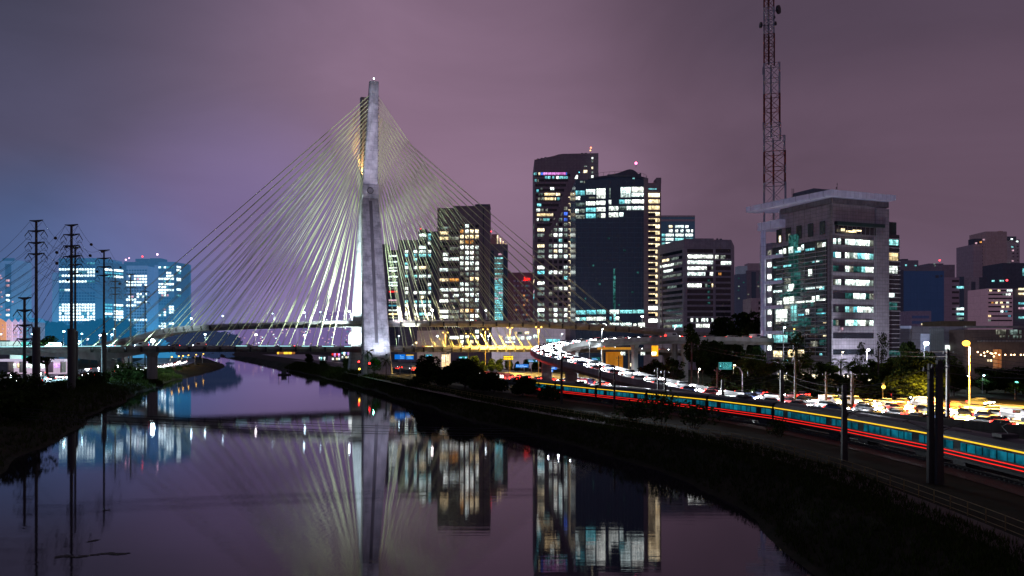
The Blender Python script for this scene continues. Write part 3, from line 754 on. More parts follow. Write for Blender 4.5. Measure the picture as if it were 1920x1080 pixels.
# faint towers of the skyline seen between the decks
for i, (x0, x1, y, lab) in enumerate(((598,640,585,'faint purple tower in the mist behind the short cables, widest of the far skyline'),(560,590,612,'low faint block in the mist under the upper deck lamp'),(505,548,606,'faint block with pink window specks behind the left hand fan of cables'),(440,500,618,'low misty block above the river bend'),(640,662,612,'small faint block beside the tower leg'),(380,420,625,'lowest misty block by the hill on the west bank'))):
    b = simple('distant_block', lab, x0, x1, y, 1500+60*i, 30, surf('painted_far_mist', (.1,.09,.13,1), glow=S(112,96,148)))  # mist painted into the walls as emission
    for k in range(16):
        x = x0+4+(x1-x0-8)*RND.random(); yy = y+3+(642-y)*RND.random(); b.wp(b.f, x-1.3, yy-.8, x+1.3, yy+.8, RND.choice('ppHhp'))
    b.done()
# slabs and towers behind the bridge, right of the mast
b = simple('slab_tower', 'narrow dark slab tower with stripes of white light, next to the bridge mast', 727, 747, 469, 640, 26, DK)
b.box_px(b.f, 716, 458, 727, 640, 'side_slab', BR2, out=1.2, deep=12)
for y, k in ((480,'W'),(491,'W'),(497,'d'),(502.5,'W'),(508,'W'),(514,'d'),(519,'W'),(524,'d'),(530,'W'),(535.5,'W'),(541,'d'),(547,'R'),(563,'p'),(567,'d'),(573,'h'),(582,'W'),(589,'Y'),(596,'d')): b.wp(b.f, 729, y-1.4, 745, y+1.4, k)
b.done()
b = simple('stepped_tower', 'stepped grey tower with cyan lit ribbon windows behind the yellow cables', 746, 785, 450, 620, 28, BR2)
b.prism('wall', rect(face(785, 619), 784.5, 820, 27), GZ, face(785, 619).z(434, 8), DK)
b.box_px(b.f, 787, 430, 800, 435, 'plant_room', DK, deep=8)
f = face(785, 618.7)
xs = [762.5, 779]
T6 = {472:('WW','WW'),479:('CC','CC'),487:('.C','..'),495:('C.','..'),502:('WW','Y.'),510:('d.','..'),518:('CC','WW'),527:('.d','..'),533.5:('d.','.W'),541:('W.','.C'),549:('WW','WW'),557:('d.','d.'),566:('CC','CC'),573.5:('WW','WW'),581:('..','dd'),589:('WW','CW'),597:('dd','dd'),456:('..','.W'),448:('..','dC'),441:('..','WC'),464:('..','W.')}
for y, (a, c) in T6.items():
    if y > 470: b.grid(b.f, xs, [(y, a)], 6, 5, GLASS)
    for (x0, x1), ch in zip(((786,799),(802.5,808)), c): b.wp(f, x0, y-2.6, x1, y+2.6, ch if ch != '.' else GLASS, .16 if ch != '.' else .06)
b.wp(f, 790, 555, 794, 560, 'Y', .3)
b.light(P(789,429,630), RED, 4, .6); b.done()
b = simple('office_tower', 'tall brown tower with four columns of square yellow and white windows', 820, 918, 390, 579, 34, BR)
f = b.f
b.prism('parapet', rect(f, 850, 918, 33), f.z(391,20), f.z(386,20), BR); b.box_px(f, 891, 383, 919, 386.5, 'roof_fin', DK, out=.5, deep=16)
b.box_px(f, 905, 388, 908, 640, 'pier_strip', DK, out=.25)
xs = [866, 875.8, 884.8, 894.5]
R7 = {424:'.W..',434:'OWYY',444:'YYYY',454:'YOO.',464:'WWWW',474:'dWWd',484:'WWWd',494:'WWWW',504:'dWdW',514:'dddd',523:'.dYY',533:'WWdd',543:'WWWd',553:'dWWW',563:'WWdW',572.5:'dddd',582.5:'YYOW',592.5:'ddWW',602:'dWWd',622:'...W',632:'WWdW',641:'WdYd'}
b.grid(f, xs, list((y, R7[y]) for y in R7), 6.4, 6.2, GLASS)
A7 = {428:'d ',437:'Y.',447:'Yd',457:'..',466:'.d',477:'w.',486:'wW',496:'..',506:'Wd',515:'..',525:'YO',534:'..',543.5:'WW',554.5:'ww',564:'Wd',574:'..',584:'Wd',594:'Wd',603:'.d',613:'..',633:'.W'}
for y, st in A7.items():
    for (x0, x1), ch in zip(((824.5,840.5),(843,860)), st):
        if ch == ' ': continue
        if ch == 'w': x0, ch = x0+6.5, 'W'
        b.wp(f, x0, y-2.7, x1, y+2.7, ch if ch != '.' else GLASS, .16 if ch != '.' else .06)
b.done()
b = simple('pyramid_roofed_tower', 'slim tower with a floodlit pyramid roof and a glowing cyan glass strip', 918, 952, 458, 600, 26, BR2)
f = b.f
q0, q1 = f.sx(919), f.sx(951); z0, z1 = f.z(458,0), f.z(437,0)
mb = MB(); mb.loft([[f.pt(q0,z0), f.pt(q1,z0), f.pt(q1,z0,-24), f.pt(q0,z0,-24)], [f.pt(q0+1,z1,-6), f.pt(q0+5,z1,-6), f.pt(q0+5,z1,-16), f.pt(q0+1,z1,-16)]])
b.add(mb, 'roof', surf('slate_roof', (.14,.1,.11,1), (.1,.07,.08,1), joints=(2,1), glow=S(50,32,40)))
for i in range(7): b.wp(f, 932+i*2.6, 452-2*(6-i)*.9+i, 934+i*2.6, 457, 'p' if i % 2 else 'Y', .4, 'roof_lamp')
b.box_px(f, 918.5, 470, 926, 640, 'glass_bay', NAVY, out=.2); b.box_px(f, 944, 470, 951.5, 640, 'glass_bay', NAVY, out=.2)
y = 484; i = 0
while y < 608: b.wp(f, 927.5, y-1, 942.8, y+1, 'C' if y > 525 or i % 3 == 0 else 'd', .3); y += 3.3; i += 1
for x, y in ((938,477),(931,523),(939,549),(931,560)): b.wp(f, x-3.5, y-1.6, x+3.5, y+1.6, 'p', .5)
b.light(P(921,434,602), RED, 4, .5); b.done()
b = simple('hotel_block', 'low reddish brown block with pale window squares under a red sign', 951, 999, 511, 640, 24, surf('red_brown', (.22,.13,.14,1), (.17,.1,.11,1), joints=(4,3), glow=S(42,24,34)))
f = b.f; paleb = surf('pale_spandrel', (.34,.3,.36,1), glow=S(62,52,70))
b.box_px(f, 951, 508, 957, 512, 'roof_dome', DK, deep=6)
for y in rows_y(527, 9, 10):
    for x in (965, 971, 979.5, 985, 991.5): b.wp(f, x-2.2, y-1.7, x+2.2, y+1.7, paleb, .1, 'spandrel')
    for x in (968, 982.4, 988): b.wp(f, x-1.2, y-1.7, x+1.2, y+1.7, RND.choice(['d',GLASS,GLASS,'O',GLASS,'G']), .12)
b.done()
cu = bpy.data.curves.new('neon_sign', 'FONT'); cu.body = '.Site'; cu.size = 5.4; cu.extrude = .15; cu.offset = .12
cu.materials.append(lamp_mat('neon_red', (1,.02,.015,1), 2.2))
sg = as_mesh(cu, 'neon_sign', None, f.pt(f.sx(980.5), f.z(526.3, 0), .8)); sg.scale = (.62,.8,1); tag(sg, 'glowing red letters on top of the reddish brown hotel block', 'neon sign')
# tall stone tower with a sweeping curve
b = Bldg('stone_tower', 'tallest stone tower with a concave curved roofline and a sweeping glass arc', 'building', P(1003,600,552)[:2])
f = face(1002, 552); 
def top10(px): return interp([(994,301),(1036,293),(1050,288.5),(1122,287)], px)
mb = MB(); n = 16
qs = [f.sx(1002+(1122-1002)*i/n) for i in range(n+1)]
ring_f, ring_b = [], []
for i, q in enumerate(qs):
    z = f.z(top10(1002+120*i/n), 0); ring_f.append(f.pt(q, z)); ring_b.append(f.pt(q, z, -46))
base_f = [f.pt(q, GZ-1) for q in qs]; base_b = [f.pt(q, GZ-1, -46) for q in qs]
mb.loft([base_f, ring_f, ring_b, base_b], cap=False, closed=False)
mb.add([base_f[0],ring_f[0],ring_b[0],base_b[0]], [(0,3,2,1)]); mb.add([base_f[-1],ring_f[-1],ring_b[-1],base_b[-1]], [(0,1,2,3)])
b.add(mb, 'wall', surf('stone_grid', (.2,.165,.18,1), (.15,.125,.14,1), joints=(2.2,1.8), glow=S(26,19,28)))
fs = Face((f.A.x, f.A.y), (-.18,.98), flip=True)
for y, k in rows_y(420, 10, 20) and [(420,'d'),(440,'d'),(478,'p'),(485,'d'),(505,'d'),(515,'d'),(525,'Y'),(545,'p'),(552,'C'),(556,'C'),(585,'d'),(600,'d')]:
    b.win(Face((f.A.x,f.A.y),(0,1),flip=True), 4, 22, f.z(y+2,0), f.z(y-2,0), k, .1)
def curve10(y): return interp([(318,1078),(345,1066),(372,1056),(400,1046),(420,1036),(440,1022),(450,1014)], y)
for y in rows_y(328.5, 9.35, 12):
    x1 = curve10(y)-4
    b.wp(f, 1003+max(0,(y-330))*.04, y-2.6, x1, y+2.6, GLASS, .04, 'ribbon_glass')
mb = MB(); pts = [(318,0),(345,0),(372,0),(400,0),(420,0),(440,0),(452,0)]
mb.loft([[f.pt(f.sx(curve10(y)+dx), f.z(y,0), o) for dx, o in ((-1,-.1),(-1,.5),(7,.5),(7,-.1))] for y, _ in pts]); b.add(mb, 'curved_rib', BR)
def cells(y, items):
    for x0, x1, k in items: b.wp(f, x0, y-2.3, x1, y+2.3, k, .2)
cells(326, ((1001,1006,'C'),(1010,1013,'Y'),(1014,1018,'B'),(1018.5,1027,'P'),(1028,1048,'P'),(1049,1060,'P'),(1061,1063,'B')))
cells(333, ((1022,1025,'C'),(1027,1032,'C'),(1036,1039,'C'),(1043,1047,'W'),(1048,1056,'C'),(1058,1064,'C')))
cells(338.5, ((1003,1006,'C'),(1008,1010,'d')))
cells(354, ((1032,1039,'W'),(1014,1017,'d'))); cells(358, ((1006,1010,'C'),))
cells(364.5, ((1010,1018,'d'),(1021,1034,'Y'),(1034,1040,'Y'),(1042,1050,'Y'))); cells(373, ((1009,1012,'d'),(1014,1020,'d'),(1021,1038,'Y'),(1040,1042,'Y'),(1044,1049,'C')))
cells(384.5, ((1007,1015,'C'),)); cells(394, ((1006,1013,'W'),(1015,1019,'d'),(1023,1027,'d')))
cells(403, ((1007,1012,'Y'),(1013,1031,'Y'),(1032,1037,'Y'))); cells(412, ((1007,1010,'W'),(1013,1018,'d'),(1019,1030,'C')))
xs = [1032.2, 1041.6, 1051, 1060.6]
R0 = {391:'  .d',401:'  dB',412:' ddB',421:'.d.d',431:'ddWd',441:'dWWd',451:'..C.',461:'dWWW',471:'dYWd',481:'WWdW',491:'....',501.5:'...W',511:'WWWd',521:'...C',531:'....',541:'.dWW',551:'d...',561:'....',571:'.d..',581:'dWdW',591:'dWdW',601:'dWdd'}
b.grid(f, xs, list((y, R0[y]) for y in R0), 6.2, 6, GLASS)
L0 = {431:'Y',441:'d',451:'.',461:'Y',471:'d',481:'d',491:'.',501.5:'W',511:'C',521:'.',531:'W',541:'d',551:'d',561:'.',571:'d',581:'W',591:'d',601:'d'}
for y, k in L0.items(): b.wp(f, 1008, y-2.8, 1020.5, y+2.8, k if k != '.' else GLASS, .16)
y = 372.5
while y < 612: b.wp(f, 1069, y-3.4, 1072.5, y+3, 'Y', .3); b.wp(f, 1066, y-3.4, 1069, y-2, 'Y', .3); y += 11.9
for x0,y0,x1,y1,k in ((1094,319,1101,324,'Y'),(1109,295,1112,298,'W'),(1109,299,1112,304,'d'),(1109,313,1112,317,'Y'),(1109,321,1112,325,'d'),(1108.5,329,1112.5,335,'W'),(1109,338,1112,344,'Y'),(1077,328.5,1083,335,'W'),(1085,322,1087,324,'C'),(1095,311,1101,312.5,'d')): b.wp(f, x0,y0,x1,y1,k,.2)
for x in (1009,1016,1023,1092,1099): b.box_px(f, x-2, top10(x)-2.2, x+2, top10(x)+.5, 'roof_unit', DK, out=-2, deep=5)
b.light(P(1108,277,560), (1,.2,.1,1), 5, .6); b.light(P(1107,282,560), (1,.55,.2,1), 3, .5); b.done()
# dark glass tower with the round penthouse
b = Bldg('glass_tower', 'dark blue glass tower with white lit top floors and a round penthouse', 'building', P(1079,600,458)[:2])
f = face(1079, 458)
def arcfoot(x0, x1, bulge, deep, n=12):
    q0, q1 = f.sx(x0), f.sx(x1); pts = []
    for i in range(n+1):
        p = f.pt(q0+(q1-q0)*i/n, 0, bulge*math.sin(math.pi*i/n)); pts.append((p.x, p.y))
    for q in (q1, q0): p = f.pt(q, 0, -deep); pts.append((p.x, p.y))
    return pts
b.prism('glass_wall', arcfoot(1079, 1207, 0, 40), GZ-1, f.z(337,0), NAVY)
mb = MB()
for y in rows_y(408, 9.4, 19): mb.bar(f.pt(f.sx(1079.3), f.z(y,0), .06), f.pt(f.sx(1206.8), f.z(y,0), .06), .1, .22)
for x in (1090,1103,1116,1129,1134,1148,1162,1176,1190,1203): mb.bar(f.pt(f.sx(x), f.z(586,0), .09), f.pt(f.sx(x), f.z(405,0), .09), .16, .12)
b.add(mb, 'mullion', surf('navy_mullion', (.03,.045,.065,1), rough=.4, glow=S(15,27,42)))
for x, y in ((1097,560),(1112,498),(1124,533),(1171,470),(1186,548),(1196,511),(1141,447),(1160,572)): b.wp(f, x-2, y-1.6, x+2, y+1.6, 'G', .12)
b.prism('corner_pier', rect(f, 1207, 1215.5, 40), GZ-1, f.z(334,0), BR)
b.prism('balcony_wing', rect(f, 1215.4, 1239.5, 36), GZ-1, f.z(343,0), BR)
b.box_px(f, 1231, 333, 1240, 344, 'chimney_block', BR, out=-.2, deep=10)
c = f.pt(f.sx(1165), 0, -17); rx, ry = 16.5, 14
def ell(z, k=1, cx=0): return [Vector((c.x+cx+rx*k*math.cos(a*math.pi/16), c.y+ry*k*math.sin(a*math.pi/16), z)) for a in range(32)]
mb = MB(); mb.loft([ell(f.z(337,0),.97), ell(f.z(328.5,0),.97)]); b.add(mb, 'penthouse', NAVY)
mb = MB(); mb.loft([ell(f.z(329.5,0),1.06), ell(f.z(326.5,0),1.08), ell(f.z(326,0),1.02)]); b.add(mb, 'roof_ring', DK)
mb = MB()
for a in range(0, 32): p = ell(f.z(326,0),1.05)[a]; mb.tube([p, p+Vector((0,0,1.9))], .07, 4)
mb.tube([p+Vector((0,0,1.9)) for p in ell(f.z(326,0),1.05)+ell(f.z(326,0),1.05)[:1]], .06, 4); b.add(mb, 'railing', M['steel_dark'])
mb = MB(); rr = []
for i in range(13):
    t_ = i/12; q = f.sx(1142+64*t_); h_ = f.z(326,0)+1.2+3.0*math.sin(math.pi*min(1,t_*1.08)**2.2) if t_ < .93 else f.z(326,0)+2.2
    rr.append([f.pt(q,f.z(326.6,0),-7), f.pt(q,h_,-7), f.pt(q,h_,-26), f.pt(q,f.z(326.6,0),-26)])
mb.loft(rr); b.add(mb, 'crest', DK)
def z1(rs, sc, ox, oy, fc, out=.18):
    for x0,y0,x1,y1,k in rs: b.wp(fc, ox+x0/sc, oy+y0/sc, ox+x1/sc, oy+y1/sc, k, out)
z1(((604,592,720,650,'C'),(735,575,853,640,'W'),(870,565,978,690,'W'),(1028,560,1045,680,'d'),(1174,548,1297,676,'W'),(1313,545,1460,612,'W'),(1313,622,1460,668,'W'),(604,665,660,708,'W'),(772,672,850,695,'d'),
    (604,745,720,790,'d'),(735,730,853,778,'W'),(868,722,978,772,'W'),(1025,712,1052,765,'W'),(1152,706,1220,760,'C'),(1224,706,1297,758,'W'),(1312,705,1465,752,'W'),
    (600,825,640,875,'W'),(645,825,718,872,'d'),(735,810,857,860,'C'),(868,803,978,855,'W'),(1025,790,1145,845,'W'),(1160,790,1250,838,'d'),(1252,790,1300,838,'W'),(1312,790,1463,835,'W'),
    (604,900,720,945,'d'),(735,885,857,940,'C'),(868,882,925,935,'d'),(927,880,978,935,'W'),(1022,870,1145,928,'W'),(1160,868,1207,920,'W'),
    (660,470,690,490,'d'),(705,470,720,495,'d'),(1325,430,1350,445,'C')), 6.755, 990, 270, f)
z1(((485,820,585,862,'C'),(592,818,690,860,'C'),(700,815,787,858,'C'),(827,815,922,858,'W'),(935,818,1050,850,'C'),(1058,815,1172,850,'C'),(482,893,520,925,'W'),(525,893,585,925,'C'),(590,888,690,925,'W'),(695,888,787,925,'W'),(827,885,845,922,'C'),(887,885,922,920,'W'),(485,955,585,990,'C'),(620,955,690,988,'W'),(700,952,787,988,'W'),(827,948,922,988,'W'),(932,948,1048,988,'W'),(1065,955,1095,985,'W'),(1115,948,1180,988,'W')), 5.4, 990, 430, f)
z1(((862,470,885,810,'G'),(864,400,880,460,'G'),(868,860,884,930,'C')), 5.4, 990, 430, f, .1)  # glowing panes paint a teal reflection onto the glass
for i in range(23):
    y = 354.5+i*11.75
    if y > 612: break
    if i == 0: b.wp(f, 1215.8, y-1, 1231, y+1, 'C', .2)
    elif i < 4 or i in (19,21,22): b.wp(f, 1215.8, y-3.6, 1236.5, y+3.4, 'Y' if i < 4 else 'W', .2)
    else:
        b.wp(f, 1215.8, y-3.6, 1236.5, y+3.4, GLASS, .1, 'balcony_glass'); b.wp(f, 1215.8, y-3.6, 1232, y-2.4, 'Y', .22); b.wp(f, 1229, y-3.4, 1236.8, y+3.2, 'Y', .24)
    b.box_px(f, 1215.6, y+3.9, 1238.6, y+5.4, 'balcony', BR, out=.9)
b.light(P(1192.5,306,470), (1,.12,.3,1), 7, .8); b.done()
# group at the right of the glass tower
b = simple('office_block', 'blue grey block with cyan lit floors behind the stepped stone block', 1239, 1303, 405, 640, 30, surf('blue_grey', (.1,.13,.17,1), (.08,.1,.14,1), joints=(4,3.2), glow=S(24,38,54)))
f = b.f; b.box_px(f, 1239, 404, 1303, 407, 'cornice', PALE, out=.5); b.box_px(f, 1239, 411, 1303, 415, 'cornice', PALE, out=.3)
for y, st in ((425,((1254,1261,'Y'),(1266,1282,'W'),(1285,1291,'W'))),(433,((1254,1261,'W'),(1266,1271,'W'),(1276,1281,'W'),(1286,1293,'W'),(1296,1299,'W'))),(441,((1241,1246,'C'),(1248,1263,'W'),(1266,1282,'W'),(1285,1299,'W'))),(449,((1241,1246,'C'),(1248,1263,'W'),(1266,1282,'C'),(1285,1299,'C'))),(457,((1241,1246,'C'),(1248,1263,'W'))),(465,((1241,1246,'C'),(1248,1263,'C'))),(472.5,((1241,1246,'C'),(1248,1263,'W'))),(480,((1241,1247,'C'),))):
    for x0, x1, k in st: b.wp(f, x0, y-2.4, x1, y+2.4, k)
b.done()
b = Bldg('stone_block', 'grey stone block of dark ribbon windows with four long white lit bands', 'building', P(1283,600,430)[:2])
f = face(1283, 430, 3); k_ = f.pt(f.sx(1371), 0); fl = Face((f.A.x, f.A.y), (-.32,.95), flip=True); p2 = fl.pt(30, 0)
b.prism('wall', [tuple(f.A[:2]), tuple(k_[:2]), (k_.x+10,k_.y+30), tuple(p2[:2])], GZ-1, f.z(449, 8), BR2)
b.box_px(f, 1283.5, 447, 1338, 450, 'parapet', BR2, out=.1)
for i in range(14):
    y = 470.5+i*10.8
    lit = {1:((1289,1336.5,'W'),),2:((1289,1336.5,'W'),),3:((1289,1325,'W'),(1334,1336.5,'d')),4:((1289,1322,'W'),(1330.5,1336.5,'W')),6:((1289,1315,'W'),(1322,1325.5,'d'),(1334,1336.5,'Y')),12:((1295,1299,'W'),(1305,1308.5,'W'),(1315,1322,'W'),(1324,1327,'W'),(1334,1337,'W')),13:((1305,1330,'W'),)}.get(i, ())
    b.wp(f, 1288.5, y-3.6, 1337, y+3.6, GLASS, .05, 'ribbon_glass'); b.wp(f, 1342, y-3.6, 1370, y+3.6, GLASS, .05, 'ribbon_glass')
    b.win(fl, 2, 26, f.z(y+3,0), f.z(y-3,0), GLASS, .05, 'ribbon_glass')
    for x0, x1, k in lit: b.wp(f, x0, y-3.2, x1, y+3.2, k, .18)
    for a, e, k in {1:((6,14,'d'),(16,24,'Y')),2:((2,10,'d'),(11,26,'W')),3:((12,22,'W'),),4:((3,24,'d'),),6:((8,18,'d'),),12:((4,20,'d'),),13:((2,12,'C'),(14,22,'d'))}.get(i, ()): b.win(fl, a, e, f.z(y+2.4,0), f.z(y-2.4,0), k, .2)
b.wp(f, 1341, 478.5, 1347, 485.5, 'W', .2); b.wp(f, 1351, 479, 1360, 485.5, 'd', .2); b.wp(f, 1351, 490, 1370.5, 496.5, 'W', .2); b.wp(f, 1347, 511.5, 1352, 516, 'O', .2)
for y in (526,537,547.5,558,568.5): b.wp(f, 1327, y-2, 1331, y+2, 'G', .2)
b.wp(f, 1348, 598, 1353, 602, 'Y', .2); b.box_px(f, 1346, 446, 1349, 450, 'antenna', DK, out=-2, deep=3); b.box_px(f, 1352, 446.5, 1356, 450, 'antenna', DK, out=-2, deep=3); b.done()
b = simple('annex_block', 'narrow low annex between the glass tower and the stone block', 1241, 1263, 477, 452, 22, BR)
f = b.f
for i, y in enumerate(rows_y(497, 10.5, 12)):
    b.wp(f, 1243.5, y-2.6, 1252, y+2.6, 'dWYdWdGdWdWd'[i], .15); b.wp(f, 1260, y-2.6, 1262.6, y+2.6, 'CdYWdWdGCdWd'[i], .15)
b.box_px(f, 1253.5, 477, 1256, 640, 'slot', DK, out=.1); b.done()
b = simple('apartment_block', 'dim bluish apartment block with two roof tanks behind the dark treetop', 1381, 1400, 514, 480, 20, surf('bluish_block', (.1,.11,.15,1), (.07,.08,.11,1), joints=(2,3), glow=S(28,30,44)))
f = b.f; b.prism('wall', rect(f, 1400, 1430, 22), GZ, f.z(507,0), BR2); b.box_px(f, 1386, 498, 1403, 512, 'roof_tank', surf('tank', (.3,.33,.38,1), glow=S(56,60,74)), out=-2, deep=9); b.box_px(f, 1404, 493, 1428, 508, 'roof_tank', PALE, out=-2, deep=9)
b.box_px(f, 1409, 510, 1417, 600, 'bay', NAVY, out=.4)
for k in range(14): x = RND.choice((1385,1394,1403,1422)); y = RND.choice(rows_y(522, 7.5, 12)); b.wp(f, x-1.3, y-1.2, x+1.3, y+1.2, RND.choice('GGd'), .15)
b.done()
b = simple('white_block', 'small pale block in front of the bluish apartments by the broadcast building', 1408, 1432, 559, 400, 14, PALE)
for y in (568,578,588): b.wp(b.f, 1422, y-3, 1430, y+3, GLASS, .05)
b.done()
# lit shops and low buildings behind the lower deck
b = simple('warehouse', 'long pale curved warehouse behind the lower deck, left of the orange lamps', 782, 832, 619, 470, 20, surf('cream_metal', (.42,.38,.34,1), (.34,.3,.27,1), joints=(2,8), glow=S(92,76,74)), cat='warehouse')
b.box_px(b.f, 782, 613.5, 808, 620, 'roof_drum', surf('roof_drum', (.12,.1,.1,1), glow=S(42,32,36)), deep=12); b.wp(b.f, 778, 641, 782, 645, 'Y'); b.done()
b = simple('showroom', 'pale showroom with bright white shop windows behind the orange double lamp', 922, 1060, 612, 455, 22, surf('showroom_panel', (.36,.35,.4,1), (.3,.29,.33,1), joints=(5,6), glow=S(62,56,72)), cat='shop')
for x0,y0,x1,y1,k in ((948,631,966,637,'W'),(971,631,983,637,'W'),(987,631,996,637,'W'),(971,622,979,627,'d'),(984,622,992,627,'Y'),(965,622,969,627,'Y'),(948,640,966,642.5,'W'),(940,630,942,637,'Y'),(1024,636,1050,642,'C'),(1000,628,1008,634,'W')): b.wp(b.f, x0,y0,x1,y1,k)
b.done()
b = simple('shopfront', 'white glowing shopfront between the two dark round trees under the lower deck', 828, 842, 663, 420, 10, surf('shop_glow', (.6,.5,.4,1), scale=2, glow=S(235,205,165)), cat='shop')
b.box_px(b.f, 827, 661.5, 843, 664, 'canopy', M['deck'], out=1.2)
for x in (829.5,833,836.5,840): b.wp(b.f, x-1, 666, x+1, 680, 'Y', .1)
b.done()
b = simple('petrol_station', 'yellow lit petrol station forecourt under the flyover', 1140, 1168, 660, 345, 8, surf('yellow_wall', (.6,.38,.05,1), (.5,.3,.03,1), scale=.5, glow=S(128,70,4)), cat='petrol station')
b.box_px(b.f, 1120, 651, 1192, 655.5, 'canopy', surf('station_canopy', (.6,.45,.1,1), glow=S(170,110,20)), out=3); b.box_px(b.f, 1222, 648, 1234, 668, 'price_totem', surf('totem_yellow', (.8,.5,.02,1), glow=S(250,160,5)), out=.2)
b.wp(b.f, 1180, 681, 1188, 687, 'Y', .3)
for x in (1168,1205,1226): b.wp(b.f, x-4, 660, x+4, 666, 'W', .3)
for x in (1128,1178): b.box_px(b.f, x, 655, x+2, 700, 'column', M['deck'], out=2.5)
b.done()
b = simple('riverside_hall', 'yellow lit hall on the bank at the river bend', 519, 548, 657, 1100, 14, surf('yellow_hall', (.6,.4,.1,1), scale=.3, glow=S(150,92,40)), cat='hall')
for x0, x1 in ((520,523),(532,540),(541,547)): b.wp(b.f, x0, 658, x1, 668, lamp_mat('hall_light', (1,.6,.05,1), 1.6), .2)
b.done()
for lab, x0, x1, y, d, keys in (('shop with red and magenta signs beside the river bend, left of the mast foot', 622, 638, 660, 620, 'RPRP'), ('shop with cyan and white signs between the dark bank trees and the mast foot', 640, 655, 657, 600, 'CWBP'), ('small white lit shop at the water edge near the river bend', 598, 610, 667, 680, 'WCdW')):
    b = simple('shop', lab, x0, x1, y, d, 10, DK, cat='shop')
    n_ = len(keys)
    for i, k in enumerate(keys): xa = x0+(x1-x0)*i/n_; b.wp(b.f, xa+.4, y+2.5, xa+(x1-x0)/n_-.4, y+6.5+(i % 2)*3, k, .3, 'shop_sign'); b.wp(b.f, xa+.6, y+11, xa+(x1-x0)/n_-.6, y+15, 'WdYW'[i], .2)
    b.done()
# right hand side
b = simple('blue_block', 'plain blue clad windowless block beside the broadcast building', 1694, 1770, 508, 470, 30, BLUEW)
b.prism('side_wing', rect(b.f, 1686, 1694.2, 26), GZ, b.f.z(506,0), DK); b.box_px(b.f, 1754, 516, 1760, 521, 'louvre', DK, out=.15); b.box_px(b.f, 1763, 516, 1767, 519, 'louvre', DK, out=.15); b.done()
b = simple('low_block', 'low grey block with two blue window bands standing before the blue clad block', 1706, 1746, 583, 440, 14, surf('mauve_block', (.2,.17,.21,1), joints=(4,3.5), glow=S(42,34,50)))
for y in (594.5,604.5): b.wp(b.f, 1710, y-2.6, 1742, y+2.6, surf('blue_band', (.06,.08,.14,1), glow=S(26,32,58)), .1)
b.wp(b.f, 1727, 606.5, 1730, 609.5, 'Y', .3); b.done()
b = simple('apartment_block', 'grey flat roofed block peeping over the left end of the blue clad block', 1690, 1722, 488, 640, 24, BR2)
b.prism('wall', rect(face(1722, 645), 1722, 1742, 20), GZ, face(1722, 645).z(499,0), BR2); b.box_px(b.f, 1693, 485, 1705, 489, 'plant_room', DK, out=-2, deep=6)
b.wp(b.f, 1697, 496, 1700, 499, 'C'); b.wp(b.f, 1715, 497, 1718, 499, 'C'); b.done()
b = simple('apartment_block', 'grey block with a red beacon peeping over the right end of the blue clad block', 1741, 1769, 494, 660, 20, BR2)
for x, y in ((1752,495),(1751,501),(1753,499),(1752,503)): b.wp(b.f, x-1.4, y-.9, x+1.4, y+.9, 'd')
b.light(P(1762,488,665), RED, 5, .8); b.done()
b = simple('banded_block', 'mauve block with dark window bands and a cyan lit corner beside the blue block', 1769, 1799, 520, 500, 22, surf('mauve_wall', (.24,.19,.23,1), (.2,.16,.19,1), joints=(4,3.4), glow=S(46,34,46)))
b.box_px(b.f, 1769, 496, 1792, 521, 'upper_block', surf('mauve_dark', (.17,.14,.17,1), joints=(4,4), glow=S(36,28,38)), out=-1, deep=14); b.box_px(b.f, 1799, 519, 1807, 610, 'glass_corner', NAVY, out=.4, deep=10)
for y in (527,538,548,558.5,569,579.5,589.5): b.wp(b.f, 1785, y-2, 1798, y+2, GLASS, .08)
for y, k in ((539,'C'),(579.5,'W'),(589,'C'),(597.5,'d')): b.wp(b.f, 1793, y-2.2, 1806, y+2.2, k, .6)
b.done()
b = simple('thin_tower', 'thin pale tower with a column of orange window specks', 1807, 1818, 527, 560, 14, BR2)
for y in rows_y(540, 7.3, 10): b.wp(b.f, 1809, y-1, 1811.5, y+1, RND.choice('Opd'), .15); b.wp(b.f, 1813.5, y-1.2, 1816, y+1.2, RND.choice('Ypd'), .15)
b.light(P(1809.5,525,562), RED, 3, .5); b.done()
b = simple('portal_block', 'grey block with tall recessed dark slots in its pale frame', 1817, 1849, 520, 500, 20, surf('mauve_grey', (.26,.22,.26,1), joints=(3,3), glow=S(44,36,46)))
b.box_px(b.f, 1821, 528, 1829, 562, 'dark_slot', DK, out=.1); b.box_px(b.f, 1821, 571, 1829, 594, 'dark_slot', DK, out=.1); b.box_px(b.f, 1836, 520, 1850, 612, 'dark_wing', DK, out=.3)
b.wp(b.f, 1825, 549, 1827, 551, 'd', .3); b.wp(b.f, 1845, 588, 1849, 591.5, 'C', .5); b.wp(b.f, 1849, 545, 1851, 554, 'C', .5); b.done()
b = simple('apartment_tower', 'tall pale apartment tower with a lit stair column above the other roofs', 1825, 1862, 458, 680, 26, PALE)
f = b.f; b.prism('core', rect(face(1848, 676), 1848, 1888, 24), GZ, face(1848, 676).z(434,0), surf('tower_core', (.34,.28,.29,1), joints=(3,2.9), glow=S(52,38,44)))
b.prism('wing', rect(face(1888, 684), 1888, 1912, 22), GZ, face(1888, 684).z(449,0), PALE); b.box_px(f, 1828, 447, 1850, 459, 'penthouse', DK, out=-1.5, deep=10); b.box_px(f, 1888, 443, 1907, 450, 'penthouse', DK, out=-1, deep=8)
b.box_px(f, 1869, 434, 1876, 610, 'brick_strip', surf('brick_strip', (.3,.2,.17,1), glow=S(60,40,40)), out=3.2, deep=0)
for y, k in ((455.5,'Y'),(463,'Y'),(470,'W'),(483,'Y'),(490,'O'),(499,'d'),(510,'Y'),(528,'W')): b.wp(f, 1855, y-1.6, 1861.5, y+1.6, k, 3.4)
